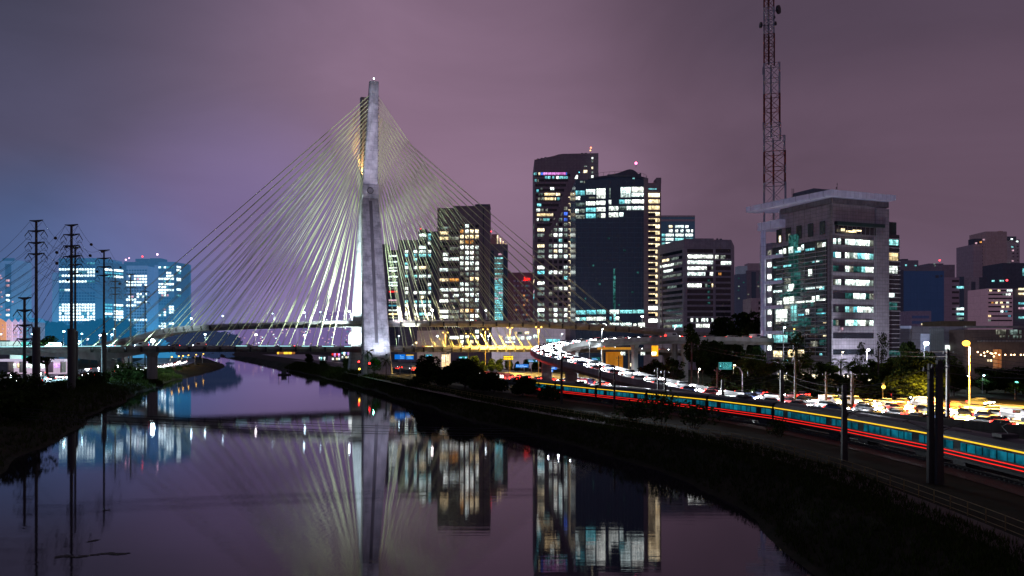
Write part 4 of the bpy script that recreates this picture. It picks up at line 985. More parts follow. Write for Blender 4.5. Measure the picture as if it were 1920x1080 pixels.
b.wp(f, 1855, 506, 1862, 514, 'Y', 3.5)
for x,y,k in ((1892,449.5,'W'),(1902,454,'W'),(1893,464,'C'),(1894,470.5,'p'),(1894,490,'p'),(1893,497,'W'),(1901,495.5,'W'),(1882,495,'d'),(1887,495,'d'),(1864,461.5,'p'),(1864,482,'p'),(1868,508,'p'),(1825.5,457,'p'),(1834,455,'O'),(1840,450.5,'p')): b.wp(f, x-1.8, y-1.4, x+1.8, y+1.4, k, 3.6)
for y in rows_y(462, 6.5, 20):
    for x in (1843.5,1851,1900,1908): b.wp(f, x-1.6, y-.9, x+1.6, y+.9, GLASS, .06)
b.done()
b = simple('dark_block', 'dark block with a cyan lit edge cut by the picture edge', 1880, 1935, 493, 560, 24, DK)
b.prism('podium', rect(face(1856, 540), 1856, 1898, 14), GZ, face(1856, 540).z(533,0), DK)
b.wp(b.f, 1917, 503, 1921, 517, 'C'); b.wp(b.f, 1858, 525.5, 1863, 528.5, 'C', 1); b.wp(b.f, 1872, 525.5, 1880, 528.5, 'C', 1); b.light(P(1888,525.5,540), RED, 5, .7); b.done()
b = simple('banded_block', 'pink lit block with eight rows of small dark windows near the picture edge', 1851, 1899, 541, 420, 18, PINKB)
f = b.f
for i, y in enumerate((545,552,559.5,567.5,575,584,592.5,601)):
    b.wp(f, 1853, y-1.4, 1897.5, y+1.4, GLASS, .06, 'ribbon_glass')
    for x, k in {0:((1857,'Y'),(1873,'Y'),(1890,'W'),(1895,'W')),1:((1888,'W'),(1892,'W'),(1880,'d')),3:((1861,'O'),(1868,'Y'),(1877,'Y'),(1889,'W')),4:((1880,'Y'),(1889,'Y')),5:((1878,'W'),(1886,'h')),6:((1855,'Y'),(1892,'h')),7:((1855,'d'),)}.get(i, ()): b.wp(f, x-2.2, y-1.6, x+2.2, y+1.6, k, .2)
b.prism('dark_side', rect(face(1899, 421), 1899.2, 1935, 18), GZ, face(1899, 421).z(541,0), surf('violet_dark', (.1,.085,.11,1), glow=S(24,19,28), joints=(4,3.6)))
for y, k in ((542,'Y'),(551,'Y'),(569,'C'),(578,'p'),(595.5,'C')): b.wp(f, 1909, y-1.8, 1925, y+1.8, k, .3)
b.done()
b = simple('long_hall', 'long low grey hall with a glazed stair behind the big orange lamp', 1680, 1808, 612, 300, 24, surf('hall_panel', (.24,.24,.27,1), (.18,.18,.21,1), joints=(5,2.6), glow=S(30,30,38)), cat='hall')
f = b.f; b.box_px(f, 1743, 615, 1768, 657, 'glazed_stair', surf('stair_glass', (.1,.12,.14,1), rough=.2, joints=(.8,2.2), glow=S(48,52,58)), out=.8)
b.box_px(f, 1707, 612, 1709, 656, 'downpipe', M['steel'], out=.3); b.box_px(f, 1726, 626, 1742, 660, 'lit_bay', surf('lit_bay', (.5,.55,.65,1), glow=S(90,98,124)), out=.4); b.box_px(f, 1688, 611, 1708, 616, 'lit_parapet', surf('lit_bay', (.5,.55,.65,1)), out=.35)
b.wp(f, 1772, 647.5, 1799, 657, 'W', .3); b.prism('roof_drum', rect(face(1764, 310), 1764, 1830, 14), face(1764, 310).z(613,0), face(1764, 310).z(602,0), surf('drum_brown', (.14,.11,.08,1), glow=S(26,22,16))); b.done()
b = simple('restaurant', 'brown terraced restaurant building hung with warm string lights', 1808, 1940, 618, 290, 24, surf('restaurant_brown', (.13,.1,.09,1), (.09,.07,.065,1), joints=(5,3), glow=S(22,16,17)), cat='restaurant')
f = b.f; b.box_px(f, 1808, 611, 1940, 615, 'eaves', M['deck'], out=1); b.box_px(f, 1832, 638, 1940, 641, 'terrace_slab', M['deck'], out=3)
for x0,y0,x1,y1 in ((1867,618,1885,627),(1893,618,1907,627),(1911,619,1914,626),(1874,629,1884,633),(1889,629,1891,633),(1899,629,1908,634),(1911,629,1914,634)): b.wp(f, x0,y0,x1,y1,'d',.2)
for i, (x, y) in enumerate(((1823,660),(1829,665),(1835,661),(1841,659),(1847,662),(1850,663),(1856,662),(1863,665),(1874,665),(1885,665),(1891,665),(1903,665),(1909,665),(1853,668),(1836,667))):
    mb = MB(); mb.ball(f.pt(f.sx(x), f.z(y,0), 3.4), .26); b.add(mb, 'string_light', lamp_mat('warm_bulb', (1,.62,.3,1), 9))
for x, y in ((1852,676),(1857,676),(1874,676)): b.wp(f, x-1.6, y-2, x+1.6, y+2, 'Y', .3)
for x in (1862,1869): b.box_px(f, x, 655, x+2.6, 690, 'column', surf('lit_column', (.5,.3,.15,1), glow=S(120,70,35)), out=2)
mb = MB()
for x in range(1815, 1925, 6): mb.tube([f.pt(f.sx(x), f.z(641,0), 3), f.pt(f.sx(x), f.z(633,0), 3)], .06, 4)
mb.tube([f.pt(f.sx(1812), f.z(633,0), 3), f.pt(f.sx(1925), f.z(633,0), 3)], .06, 4); b.add(mb, 'balustrade', M['steel_dark']); b.done()
# ---------------------------------------------------------------- broadcast building with the big white roof slab
A = P(1560, 600, 275); lu = Vector((-.37,.929,0)); ru = Vector((.929,.37,0))
b = Bldg('broadcast_building', 'pale stone office tower with an overhanging white roof slab and teal lit glass floors', 'office building', (A.x, A.y))
fr = Face((A.x,A.y), ru[:2]); flf = Face((A.x,A.y), lu[:2], flip=True)
def GP(a, c, z, o=0): return Vector((A.x,A.y,0))+ru*a+lu*c+Vector((0,0,z))
def gbox(name, a0, a1, c0, c1, z0, z1, mat, parent=None):
    mb = MB(); mb.loft([[GP(a0,c0,z), GP(a1,c0,z), GP(a1,c1,z), GP(a0,c1,z)] for z in (z0, z1)]); return b.add(mb, name, mat, parent)
zf = lambda y: H-(y-YH)*275/F
aR = fr.sx(1642); aE = fr.sx(1664); LL = 31.5
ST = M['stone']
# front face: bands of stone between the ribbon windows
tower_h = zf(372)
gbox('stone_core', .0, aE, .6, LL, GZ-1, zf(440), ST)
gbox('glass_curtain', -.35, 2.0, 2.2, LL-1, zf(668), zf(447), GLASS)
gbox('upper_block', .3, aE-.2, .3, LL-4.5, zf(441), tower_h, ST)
gbox('roof_fascia', -.5, aE+.1, -.5, LL-6, zf(381), zf(371), surf('fascia_dark', (.2,.19,.22,1), joints=(2,6)))
# loggia with dark glass under the roof on the front
gbox('loggia_recess', 1.6, aE-2.6, -.1, 1.2, zf(437), zf(414), GLASS)
gbox('loggia_awning', 1.2, aE-2.4, -1.3, .2, zf(421), zf(415), surf('green_awning', (.02,.07,.06,1), rough=.4))
mb = MB()
for i in range(11): q = 2+i*(aE-5.2)/10; mb.bar(GP(q,-1.0,zf(437)), GP(q,-1.0,zf(422)), .12)
for z in (zf(437.5), zf(422.5)): mb.bar(GP(1.8,-1.0,z), GP(aE-2.8,-1.0,z), .14)
b.add(mb, 'loggia_frame', M['steel'])
b.win(fr, 3.0, 4.6, zf(433), zf(428), 'Y', 1.0); b.win(fr, 5.2, 9.8, zf(434.5), zf(431.5), 'Y', 1.05); b.win(fr, 8.2, 12.0, zf(431.5), zf(429), 'Y', 1.05)
# ribbon windows, front
Y0 = [452, 477.5, 503, 528.5, 554, 579.5, 605]
pat = {452:'WW', 477.5:'WW', 503:'GW', 528.5:'WW', 554:'GW', 579.5:'GW', 605:'dW'}
for y in Y0:
    b.win(fr, fr.sx(1561.5), fr.sx(1637.5), zf(y+6), zf(y-6), GLASS, .06, 'ribbon_glass')
    x = 1584.0
    n = 7
    for i in range(n):
        k = RND.choice('WWWWCWd') if y not in (452, 528.5) else ('W' if i < 6 else 'd')
        if y == 503 and i > 0: k = 'CdGGCWW'[i]
        if y == 554: k = 'GGWWWGd'[i]
        w_ = (1637-1584)/n
        b.win(fr, fr.sx(x+.5), fr.sx(x+w_-.3), zf(y+5.4), zf(y-5.4), k, .12); x += w_
    k1 = {452:'WdW',477.5:'CWW',503:'GG.',528.5:'dWW',554:'...',579.5:'.d.',605:'Gd.'}[y]
    for i, k in enumerate(k1):
        if k != '.': b.win(fr, fr.sx(1562+i*4.7), fr.sx(1566+i*4.7), zf(y+5.2), zf(y-5), k, .12)
for y0, y1 in ((624.5,634.5),(655,665)): b.win(fr, fr.sx(1561.5), fr.sx(1638), zf(y1), zf(y0), GLASS, .08, 'ribbon_glass')
b.win(fr, fr.sx(1576), fr.sx(1580), zf(619), zf(614), 'p', .1)
for q in (0.0, 2.9, aR-.6): pass
# faceted corner bay and vertical fins
gbox('corner_fin', -.5, .1, -.35, .7, GZ, zf(383), surf('corner_fin_stone', (.25,.24,.27,1), joints=(2,1.25)))
gbox('edge_pilaster', aR-1.0+.9, aE+.25, -.5, 1.0, GZ, zf(384), ST)
# recessed wing at the end of the front
r0 = Face(tuple(GP(aE-.4, 2.0, 0)[:2]), ru[:2]); aW = r0.sx(1686.5); zr = lambda y: r0.z(y, 2)
def rbox(name, a0, a1, c0, c1, z0, z1, mat):
    mb = MB(); mb.loft([[r0.pt(a0,z,-c0), r0.pt(a1,z,-c0), r0.pt(a1,z,-c1), r0.pt(a0,z,-c1)] for z in (z0, z1)]); return b.add(mb, name, mat)
rbox('end_wing', 0, aW, .0, 14, GZ-1, zr(439), GLASS)
rbox('wing_top', 0, aW-.8, .6, 12, zr(439), zr(415), surf('green_glass', (.02,.06,.055,1), rough=.3))
for y in rows_y(447, 8.5, 28):
    if y < 690: rbox('sunshade', -.1, aW+.15, -.35, 0, zr(y+.5), zr(y-.5), surf('shade_fin', (.6,.58,.62,1), glow=S(40,38,44)))
for y0,y1,x0,x1,k in ((449,459,1664.5,1683,'C'),(474,488,1662,1683,'Y'),(498,512,1662,1682,'W'),(549,558,1662,1676,'W'),(566,581,1663,1681,'G'),(657,667,1663,1686,'G')): b.win(r0, r0.sx(x0), r0.sx(x1), zr(y1), zr(y0), k, .1)
# long side: glass curtain with thin white sunshades
zl = lambda y, px: flf.z(y, flf.sx(px))
shade = surf('shade_fin', (.6,.58,.62,1))
z = zf(668); i = 0
while z < zf(462):
    gbox('sunshade', -.75, -.36, 2.0, LL-4, z-.09, z+.09, shade); z += 1.52; i += 1
b.n = min(b.n, 40)
def side(px0, y0, px1, y1, k, out=.42):
    q0, q1 = sorted((flf.sx(px0), flf.sx(px1))); qm = (q0+q1)/2; b.win(flf, q0, q1, flf.z(y1,qm), flf.z(y0,qm), k, out)
sc = 6.0
for x0,y0,x1,y1,k in ((375,775,408,830,'W'),(342,815,370,838,'C'),(425,755,450,815,'W'),(478,738,532,808,'W'),(555,780,620,802,'C'),(583,742,620,790,'W'),(625,715,650,775,'W'),(672,755,770,780,'C'),(800,690,860,745,'d'),(863,688,900,735,'W'),
                      (310,960,350,978,'C'),(425,935,508,962,'C'),(745,895,770,916,'C'),(792,888,826,908,'W'),(703,990,745,1065,'W')): side(1400+x0/sc, 340+y0/sc, 1400+x1/sc, 340+y1/sc, k)
sc = 5.683
for x0,y0,x1,y1,k in ((300,70,380,88,'C'),(295,195,385,218,'W'),(405,140,440,205,'d'),(455,130,512,190,'W'),(440,185,500,204,'W'),(640,160,732,184,'W'),(752,150,818,172,'W'),(590,170,612,186,'C'),
                      (330,310,385,348,'W'),(403,265,512,340,'W'),(530,308,625,330,'W'),(640,298,735,322,'W'),(705,260,733,295,'W'),(752,250,782,305,'W'),(785,285,852,305,'W'),
                      (322,400,440,528,'W'),(480,350,545,520,'C'),(640,395,672,452,'W'),(560,448,620,465,'C'),(755,430,855,448,'C'),(755,390,820,420,'G'),
                      (480,1,580,260,'G'),(360,225,540,262,'G'),(292,672,392,752,'C'),(398,672,442,750,'C'),(482,640,560,755,'G'),(490,560,690,585,'G'),(560,480,690,560,'G'),(295,840,385,905,'Y'),(450,830,520,905,'Y'),(540,830,622,900,'Y'),(825,535,858,546,'Y'),(825,672,858,686,'Y')): side(1400+x0/sc, 510+y0/sc, 1400+x1/sc, 510+y1/sc, k, .42 if k != 'G' else .38)
side(1480, 440, 1498, 510, 'G', .38)
re_ = random.Random(5)
for y0 in rows_y(458, 25.2, 9):
    for i in range(6):
        x0 = 1455+i*16.4; sl_ = (1552-x0)*.17
        if re_.random() < .62: side(x0+1, y0+sl_, x0+re_.choice((6,10,14)), y0+sl_+re_.choice((4,7,10)), re_.choice('GGGdC'), .35)
mb = MB()
for px in (1451,1470,1490,1511,1531,1551): q = flf.sx(px); mb.bar(flf.pt(q,zf(668),.55), flf.pt(q,flf.z(455,q),.55), .12)
b.add(mb, 'mullion', M['steel'])
# deep windows below the roof on the long side, blue washed
for i, px in enumerate((1447,1464.5,1482,1502,1523.5,1546)):
    if i == 0: continue
    q0, q1 = sorted((flf.sx(px-8.5), flf.sx(px+1))); qm = (q0+q1)/2; y0 = 427-(px-1455)*.19+5
    b.win(flf, q0, q1, flf.z(y0+25,qm), flf.z(y0,qm), GLASS, .12, 'deep_window')
    if i < 3: b.win(flf, q0+.2, q1-1.6, flf.z(y0+24,qm), flf.z(y0+12,qm), 'Y' if i == 1 else 'd', .2)
# far end: stone bay with small windows, the white column and its balconies
q0, q1 = flf.sx(1449), flf.sx(1427)
mb = MB(); mb.loft([[flf.pt(a,z,o) for a, o in ((q0,-8),(q0,.5),(q1,.5),(q1,-8))] for z in (GZ-1, flf.z(459,q1))]); b.add(mb, 'end_bay', ST)
for y in rows_y(475, 22.3, 9):
    a0, a1 = sorted((flf.sx(1427.5), flf.sx(1434.5))); am = (a0+a1)/2; b.win(flf, a0, a1, flf.z(y+5.5,am), flf.z(y-5.5,am), 'G' if y > 490 and int(y) % 2 else GLASS, .62)
    a0, a1 = sorted((flf.sx(1442), flf.sx(1448))); am = (a0+a1)/2; b.win(flf, a0, a1, flf.z(y+3.5,am), flf.z(y-5.5,am), 'W' if y > 490 else 'd', .62)
qc = flf.sx(1439); cz = flf.z(428, qc)
mb = MB(); p = flf.pt(qc, GZ-1, 2.0); mb.tube([p, Vector((p.x,p.y,cz))], .95, 14); b.add(mb, 'white_column', surf('white_concrete', (.62,.62,.68,1), (.5,.5,.56,1), scale=.5, glow=S(48,50,78), joints=(3,3)))
for y in (483.5, 531, 577, 624):
    a0, a1 = flf.sx(1470), flf.sx(1441); mb = MB()
    mb.loft([[flf.pt(a,z,o) for a, o in ((a0,.3),(a0,1.3),(a1,2.0),(a1,.3))] for z in (flf.z(y+3,a1), flf.z(y-3,a1))]); b.add(mb, 'balcony', M['slab'])
q0, q1 = flf.sx(1471.5), flf.sx(1433)
mb = MB(); mb.loft([[flf.pt(a,z,o) for a, o in ((q0,-6),(q0,2.6),(q1,3.2),(q1,-6))] for z in (flf.z(434,q1), flf.z(419.5,q1))]); b.add(mb, 'pedestal', M['slab'])
# roof slab: overhangs all round, deeper towards the far end
def slab_z(c): return zf(365)+0*c
z0, z1_ = zf(372), zf(357.5)
mb = MB(); foot = [(-2.1,-1.8),(aE+2.0,-1.8),(aE+2.0,LL-8),(-1,LL+6),(-6.3,LL+6.5),(-4.2,LL*.5)]
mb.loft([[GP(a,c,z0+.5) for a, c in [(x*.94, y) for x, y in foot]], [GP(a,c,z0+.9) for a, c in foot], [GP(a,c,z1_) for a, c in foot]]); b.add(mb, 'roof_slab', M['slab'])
gbox('plant_room', 4, 15, 13, 24, z1_, zf(338.5), DK)
mb = MB(); p = GP(1.5, LL-10, z1_)
for dx in (0,.8): mb.tube([p+ru*dx, p+ru*dx+Vector((0,0,4.8))], .08, 4)
for k in range(9): mb.bar(p+Vector((0,0,.5*k+.3)), p+ru*.8+Vector((0,0,.5*k+.3)), .06)
b.add(mb, 'roof_ladder', M['steel_dark'])
mb = MB(); p = GP(4.2, 2, z1_); mb.tube([p, p+Vector((0,0,3.4))], .06, 4); mb.ball(p+Vector((-.2,0,1.6)), .3, 6, 4); mb.ball(p+Vector((0,0,2.9)), .2, 6, 4); b.add(mb, 'weather_station', M['steel_dark'])
# ground floor, warm lit
gbox('ground_floor', -1.2, aE+.5, -1.4, 1.0, GZ, GZ+.5, M['deck'])
for k in range(9): b.win(fr, .6+k*2.2, 2.5+k*2.2, GZ+.6, GZ+3.0, 'Y', .25)
for k in range(8): b.win(flf, 2+k*3.1, 4.6+k*3.1, GZ+.6, GZ+3.0, 'Y', 1.2)
b.done()
# ---------------------------------------------------------------- red and white lattice mast standing on the pedestal
MD = flf.d(flf.sx(1452)); mp_ = P(1453, 424, MD+4); mast = thing('lattice_mast', 'red and white lattice antenna mast rising through the roof slab out of the picture', 'antenna mast', mp_, -math.atan2(mp_.x, mp_.y))
s_ = F/(MD+4)
def my(y): return (424-y)/s_
secs = [(424,342,19.2,'w'),(342,283,18.8,'r'),(283,255,18.3,'w'),(255,230,14.5,'w'),(230,175,14,'r'),(175,117,13.8,'w'),(117,62,9.2,'r'),(62,12,8.9,'w'),(12,-30,8.7,'r'),(-30,-70,8.6,'w')]
for ya, yb, hw, c in secs:
    wdt = hw/s_; x0, x1 = -19.5/s_, -19.5/s_+2*wdt; mb = MB(); za, zb = my(ya), my(yb)
    cs = [(x0,0),(x1,0),(x1,2*wdt),(x0,2*wdt)]
    for x, y in cs: mb.tube([(x,y,za),(x,y,zb)], .38 if hw > 12 else .3, 6)
    n = max(1, round((zb-za)/(2*wdt)))
    for k in range(n):
        zc, zd = za+(zb-za)*k/n, za+(zb-za)*(k+1)/n
        for i in range(4):
            (ax_, ay), (bx, by) = cs[i], cs[(i+1) % 4]
            mb.bar((ax_,ay,zc),(bx,by,zd), .16); mb.bar((bx,by,zc),(ax_,ay,zd), .16); mb.bar((ax_,ay,zd),(bx,by,zd), .2)
    mb.tube([(x0+wdt*.9,wdt,za),(x0+wdt*.9,wdt,zb)], .4, 6)
    mb.build('mast_section', M['red_paint'] if c == 'r' else M['white_paint'], mast)
def dish(px, py, r, dirx):
    mb = MB(); c = Vector(((px-1453)/s_, -1, my(py))); ax_ = Vector((dirx, -.4, 0)).normalized(); sd = ax_.cross(Vector((0,0,1))); up = Vector((0,0,1))
    rings = []
    for rr, o in ((.05,-.3*r),(.6,-.22*r),(1,0),(1,.5*r),(.02,.55*r)): rings.append([c+ax_*o+(sd*math.cos(k*math.pi/8)+up*math.sin(k*math.pi/8))*r*rr for k in range(16)])
    mb.loft(rings); mb.bar(c-ax_*r*.3, Vector((0 if dirx > 0 else -2, 0, c.z)), .2); mb.build('dish', M['steel_dark'], mast)
dish(1457.5, 21, 1.6, 1); dish(1429, 46, 1.1, -1); dish(1453.5, 46, .75, 1); dish(1452, 34, .5, 1)
for px, py in ((1431.5,132),(1461,128),(1462,145),(1432,235),(1469,262),(1434,318),(1472,318)):
    mb = MB(); c = Vector(((px-1453)/s_, -.5, my(py))); mb.box(c.x-.2,c.x+.2,c.y-.2,c.y+.2,c.z-1.5,c.z+1.5); mb.build('panel_antenna', M['white_paint'], mast)
# ---------------------------------------------------------------- power pylons on the west bank
def pylon(label, px, d, htop, arms, aw, r0, sleeve, base=3.2):
    p = P(px, 600, d); o = thing('power_pylon', label, 'pylon', (p.x, p.y, base), -.25, 'tubular power pylons on the west bank'); hh = htop-base
    mb = MB(); mb.tube([(0,0,-1),(0,0,hh*.5),(0,0,hh)], [r0*.55,r0*.48,r0*.36], 12); mb.build('pole', M['pylon'], o, smooth=True)
    if sleeve:
        mb = MB(); mb.tube([(0,0,-1),(0,0,sleeve-base)], r0*1.15, 14); mb.tube([(0,0,sleeve-base),(0,0,sleeve-base+.25)], r0*1.22, 14); mb.build('sleeve', M['pylon'], o)
    for k, z in enumerate(arms):
        z -= base; top = k == 0; ww = aw*(.82 if top else 1); mb = MB()
        for sg_ in (-1, 1): mb.loft([[(sg_*x, y, z+zz) for x, y, zz in ((0,-.3,-.35),(0,.3,-.35),(0,.3,.35),(0,-.3,.35))], [(sg_*ww, y, z+zz+.3) for y, zz in ((-.12,-.12),(.12,-.12),(.12,.12),(-.12,.12))]])
        a = mb.build('crossarm', M['pylon'], o)
        if top: continue
        for sg_ in (-1, 1):
            mb = MB()
            for yy in (-.8,.8): mb.tube([(sg_*ww, 0, z+.1), (sg_*(ww-.05), yy*1.6, z-1.4)], .11, 5)
            mb.tube([(sg_*ww, -1.3, z-1.4), (sg_*ww, -.8, z-2.3), (sg_*ww, .8, z-2.3), (sg_*ww, 1.3, z-1.4)], .05, 4)
            mb.build('insulator', M['steel_dark'], a)
    return o
def zpx(y, d): return H-(y-YH)*d/F
PY = {}
for key, px, d, ys_, aw, r0, sl, lab in (
  ('a', 46, 205, (560,583,611,637), 2.35, .85, None, 'short thick pylon with four crossarms, nearest of all and cut off low by the viaduct'),
  ('b', 68, 240, (415,434,456,477), 2.95, .95, 615, 'tall pylon beside the short one, highest of the row, with a thick sleeve'),
  ('c', 134, 246, (423,441,462,482), 2.95, 1.0, 618, 'tall thick pylon standing before the broad office block'),
  ('d', 141, 300, (465,480,497,513), 2.9, .85, 622, 'pylon half hidden directly behind the tall thick one'),
  ('e', 195, 320, (470,485,501,517), 3.2, .85, 625, 'medium pylon between the broad office block and the twin hazy blocks'),
  ('f', 216, 430, (516,528,540,552), 3.2, .8, 634, 'thin pylon just in front of the hazy block of punched windows'),
  ('g', 245, 434, (515,527,539,552), 3.4, .85, 632, 'thin pylon standing in the middle of the twin hazy blocks'),
  ('h', 272, 520, (537,547,557,568), 3.1, .8, None, 'faintest and most distant pylon, just behind the longest bridge cable')):
    arms = [zpx(y, d) for y in ys_]; PY[key] = (px, d, arms, aw); pylon(lab, px, d, arms[0]+.3, arms, aw, r0, zpx(sl, d) if sl else None)
def arm_end(key, k, sg_, dz=-1.6):
    px, d, arms, aw = PY[key]; p = P(px, 600, d); c, s = math.cos(-.25), math.sin(-.25); w_ = aw*(.82 if k == 0 else 1)*sg_
    return Vector((p.x+c*w_, p.y+s*w_, arms[k]+(0 if k == 0 else dz)))
def wire(a, b, sag, label, group, r=.045, n=14, name='power_line'):
    a, b = Vector(a), Vector(b); mid = [a.lerp(b, i/n)-Vector((0,0,sag*4*(i/n)*(1-i/n))) for i in range(n+1)]
    mb = MB(); mb.tube(mid, r, 4, cap=False); o = mb.build(name, M['wire']); return tag(o, label, 'power line', group), mid
spans = (('c','e','the tall thick pylon and the medium pylon'),('e','g','the medium pylon and the thin pylon amid the hazy blocks'),('b','d','the tallest pylon and the pylon hidden behind'),('d','f','the half hidden pylon and the thin one beyond'),('f','h','the two faintest pylons'),('a','c','the short thick pylon and the tall thick one'))
balls = {('b','d',0,1):(.35,.62),('b','d',1,1):(.3,),('b','d',2,1):(.35,.8),('c','e',0,1):(.4,.75),('c','e',1,1):(.35,),('c','e',2,1):(.5,),('d','f',1,1):(.5,),('e','g',0,1):(.4,),('e','g',1,1):(.6,),('b','d',3,1):(.6,),('e','g',2,1):(.35,)}
nb = 0
for a, c, txt in spans:
    for k in range(4):
        for sg_ in (-1, 1):
            o, mid = wire(arm_end(a, k, sg_), arm_end(c, k, sg_), 3.2 if a != 'a' else 1.2, 'thin sagging wire strung between '+txt, 'wires between '+txt)
            for t_ in balls.get((a, c, k, sg_), ()):
                mb = MB(); mb.ball((0,0,0), .5, 10, 8); i = int(t_*(len(mid)-1))
                q = mb.build('marker_ball', surf('marker_ball', (.06,.03,.03,1), (.04,.02,.02,1)), None, mid[i], smooth=True); tag(q, 'dark round aircraft warning ball hung on the wires beside the pylons', 'marker ball', 'warning balls on the pylon wires')
for key, tgt in (('b',(-120,560,150)),('c',(-60,575,150))):
    for k in range(4):
        for sg_ in (-1, 1): wire(arm_end(key, k, sg_), P(tgt[0]-30*k+12*sg_, tgt[1]+22*k, tgt[2]), 2.0, 'thin wire slanting down from the %s out of the picture' % ('tallest pylon' if key == 'b' else 'tall thick pylon'), 'wires leaving the '+('tallest pylon' if key == 'b' else 'tall thick pylon'))
for k, (y0, y1) in enumerate(((772,797),(778,800),(786,806),(791,810))):
    wire(P(40, y0-6, 118), P(1010, y1+8, 118), .5, 'thin dark cable crossing low over the river from bank to bank', 'cables low over the river', r=.035, n=30, name='river_cable')
# ---------------------------------------------------------------- street lamps
def lamp(label, base, h, head, c, bulb=.34, e=26, w=0, group=None, double=False, light_r=.35, omni=False, name='street_lamp', pole=None):
    base = Vector(base); o = thing(name, label, 'street lamp', base, 0, group)
    mb = MB(); mb.tube([(0,0,0),(0,0,h*.5),(0,0,h)], [.13,.11,.08], 6); mb.build('pole', pole or M['steel'], o)
    for sg_ in ((-1,1) if double else (1,)):
        hx, hy = head[0]*sg_, head[1]*sg_
        mb = MB(); mb.tube([(0,0,h-.3),(hx*.6,hy*.6,h+.25),(hx,hy,h+.3)], .06, 5)
        mb.loft([[(hx+x, hy+y, h+.35+z) for x, y, z in ((-.5,-.22,0),(.5,-.22,0),(.5,.22,0),(-.5,.22,0))],[(hx+x, hy+y, h+.55+z) for x, y, z in ((-.35,-.12,0),(.35,-.12,0),(.35,.12,0),(-.35,.12,0))]])
        a = mb.build('lamp_arm', M['steel_dark'], o)
        mb = MB(); mb.ball((hx,hy,h+.15), bulb, 10, 8, .8); mb.build('bulb', lamp_mat('bulb_%d_%d_%d_%d' % (c[0]*99, c[1]*99, c[2]*99, e), c+(1,), e), a, smooth=True)
        if w and omni: point('lamp_light', (hx,hy-1.2,h-.6), c, w, light_r, o)
        elif w and name != 'flood_lamp': spot('lamp_light', (hx,hy,h-.5), (hx,hy,0), c, w/(2 if double else 1), 152, .5, light_r, o)
        elif w: spot('lamp_light', (hx,hy,h+1.2), (hx-52,hy+118,h+3), c, w, 50, .8, light_r, o)
    return o
CY, WH, OR, CW = (.45,.85,1), (.8,.95,1), (1,.6,.12), (.62,.9,1)
def deck_lamp(label, path, px, h, c, side=-1, hw=5.8, **k):
    best = min(range(len(path.p)), key=lambda i: abs(960+path.p[i].x/path.p[i].y*F-px)+(0 if path.p[i].y < 470 else 0)); s = path.s[best]
    p, d = path.at(s, side*hw, .1); return lamp(label, p, h, (d.y*-side*1.2, -d.x*-side*1.2), c, **k)
DL = 'lamps along the bridge decks'
deck_lamp('lamp on the upper deck nearest the bridge mast, over the river', UPP, 647, 5.5, WH, bulb=.5, e=40, w=9000, group=DL)
deck_lamp('bright lamp on the upper deck half way along the left hand cables', UPP, 555, 5.5, CW, bulb=.5, e=30, w=3500, group=DL)
deck_lamp('dim lamp on the upper deck between the two bright ones', UPP, 590, 5.5, CW, bulb=.3, e=12, w=900, group=DL)
deck_lamp('dim small lamp on the upper deck above the misty hill', UPP, 495, 5.5, CW, bulb=.25, e=10, w=700, group=DL)
deck_lamp('white lamp on the upper deck where the deck passes the hill', UPP, 402, 5.5, CW, bulb=.35, e=20, w=1800, group=DL)
deck_lamp('cyan star bright lamp on the upper deck close to the hazy twin blocks', UPP, 343, 5.5, CW, bulb=.5, e=34, w=2500, group=DL)
deck_lamp('pinkish bright lamp on the upper deck just past the bridge mast', UPP, 810, 5.8, (1,.9,.85), bulb=.55, e=30, w=2500, group=DL)
deck_lamp('white lamp on the upper deck by the brown tower', UPP, 905, 5.8, WH, bulb=.38, e=20, w=1500, group=DL)
deck_lamp('small cyan lamp on the upper deck before the red sign', UPP, 1003, 5.8, CW, bulb=.3, e=16, w=900, group=DL)
deck_lamp('star bright lamp on the upper deck before the glass tower', UPP, 1197, 5.8, (1,.95,.88), bulb=.5, e=34, w=3000, group=DL)
deck_lamp('pale lamp on the lower deck below the misty hill', LOW, 385, 5.5, CW, bulb=.4, e=22, w=1500, group=DL)
deck_lamp('white double glow lamp on the lower deck where the river bends', LOW, 478, 5.5, (1,.93,.95), bulb=.5, e=30, w=2500, group=DL)
deck_lamp('cyan lamp on the lower deck half way to the bridge mast', LOW, 574, 5.5, CW, bulb=.45, e=26, w=2200, group=DL)
deck_lamp('white lamp on the lower deck just past the bridge mast', LOW, 745, 5.5, CW, bulb=.3, e=16, w=1500, group=DL)
deck_lamp('white lamp on the lower deck beside the warehouse', LOW, 826, 5.5, WH, bulb=.35, e=18, w=1800, group=DL)
deck_lamp('white lamp on the lower deck before the showroom', LOW, 918, 5.5, WH, bulb=.35, e=18, w=1800, group=DL)
deck_lamp('big dazzling cyan white floodlamp on the lower deck at the river edge', LOW, 288, 2.6, (.7,.96,1), bulb=.85, e=160, w=450000, group=None, name='flood_lamp')
for px, lab in ((15,'nearest the picture edge'),(60,'beside the short thick pylon'),(117,'before the misty wood, on a tall pole'),(163,'beside the tall thick pylon'),(205,'beside the medium pylon')):
    deck_lamp('cyan lamp on the west viaduct '+lab, LOW, px, 5.5 if px != 117 else 6.5, CY, side=1, hw=6.2, bulb=.42 if px in (117,205) else .3, e=30, w=90000, group='lamps on the west viaduct')
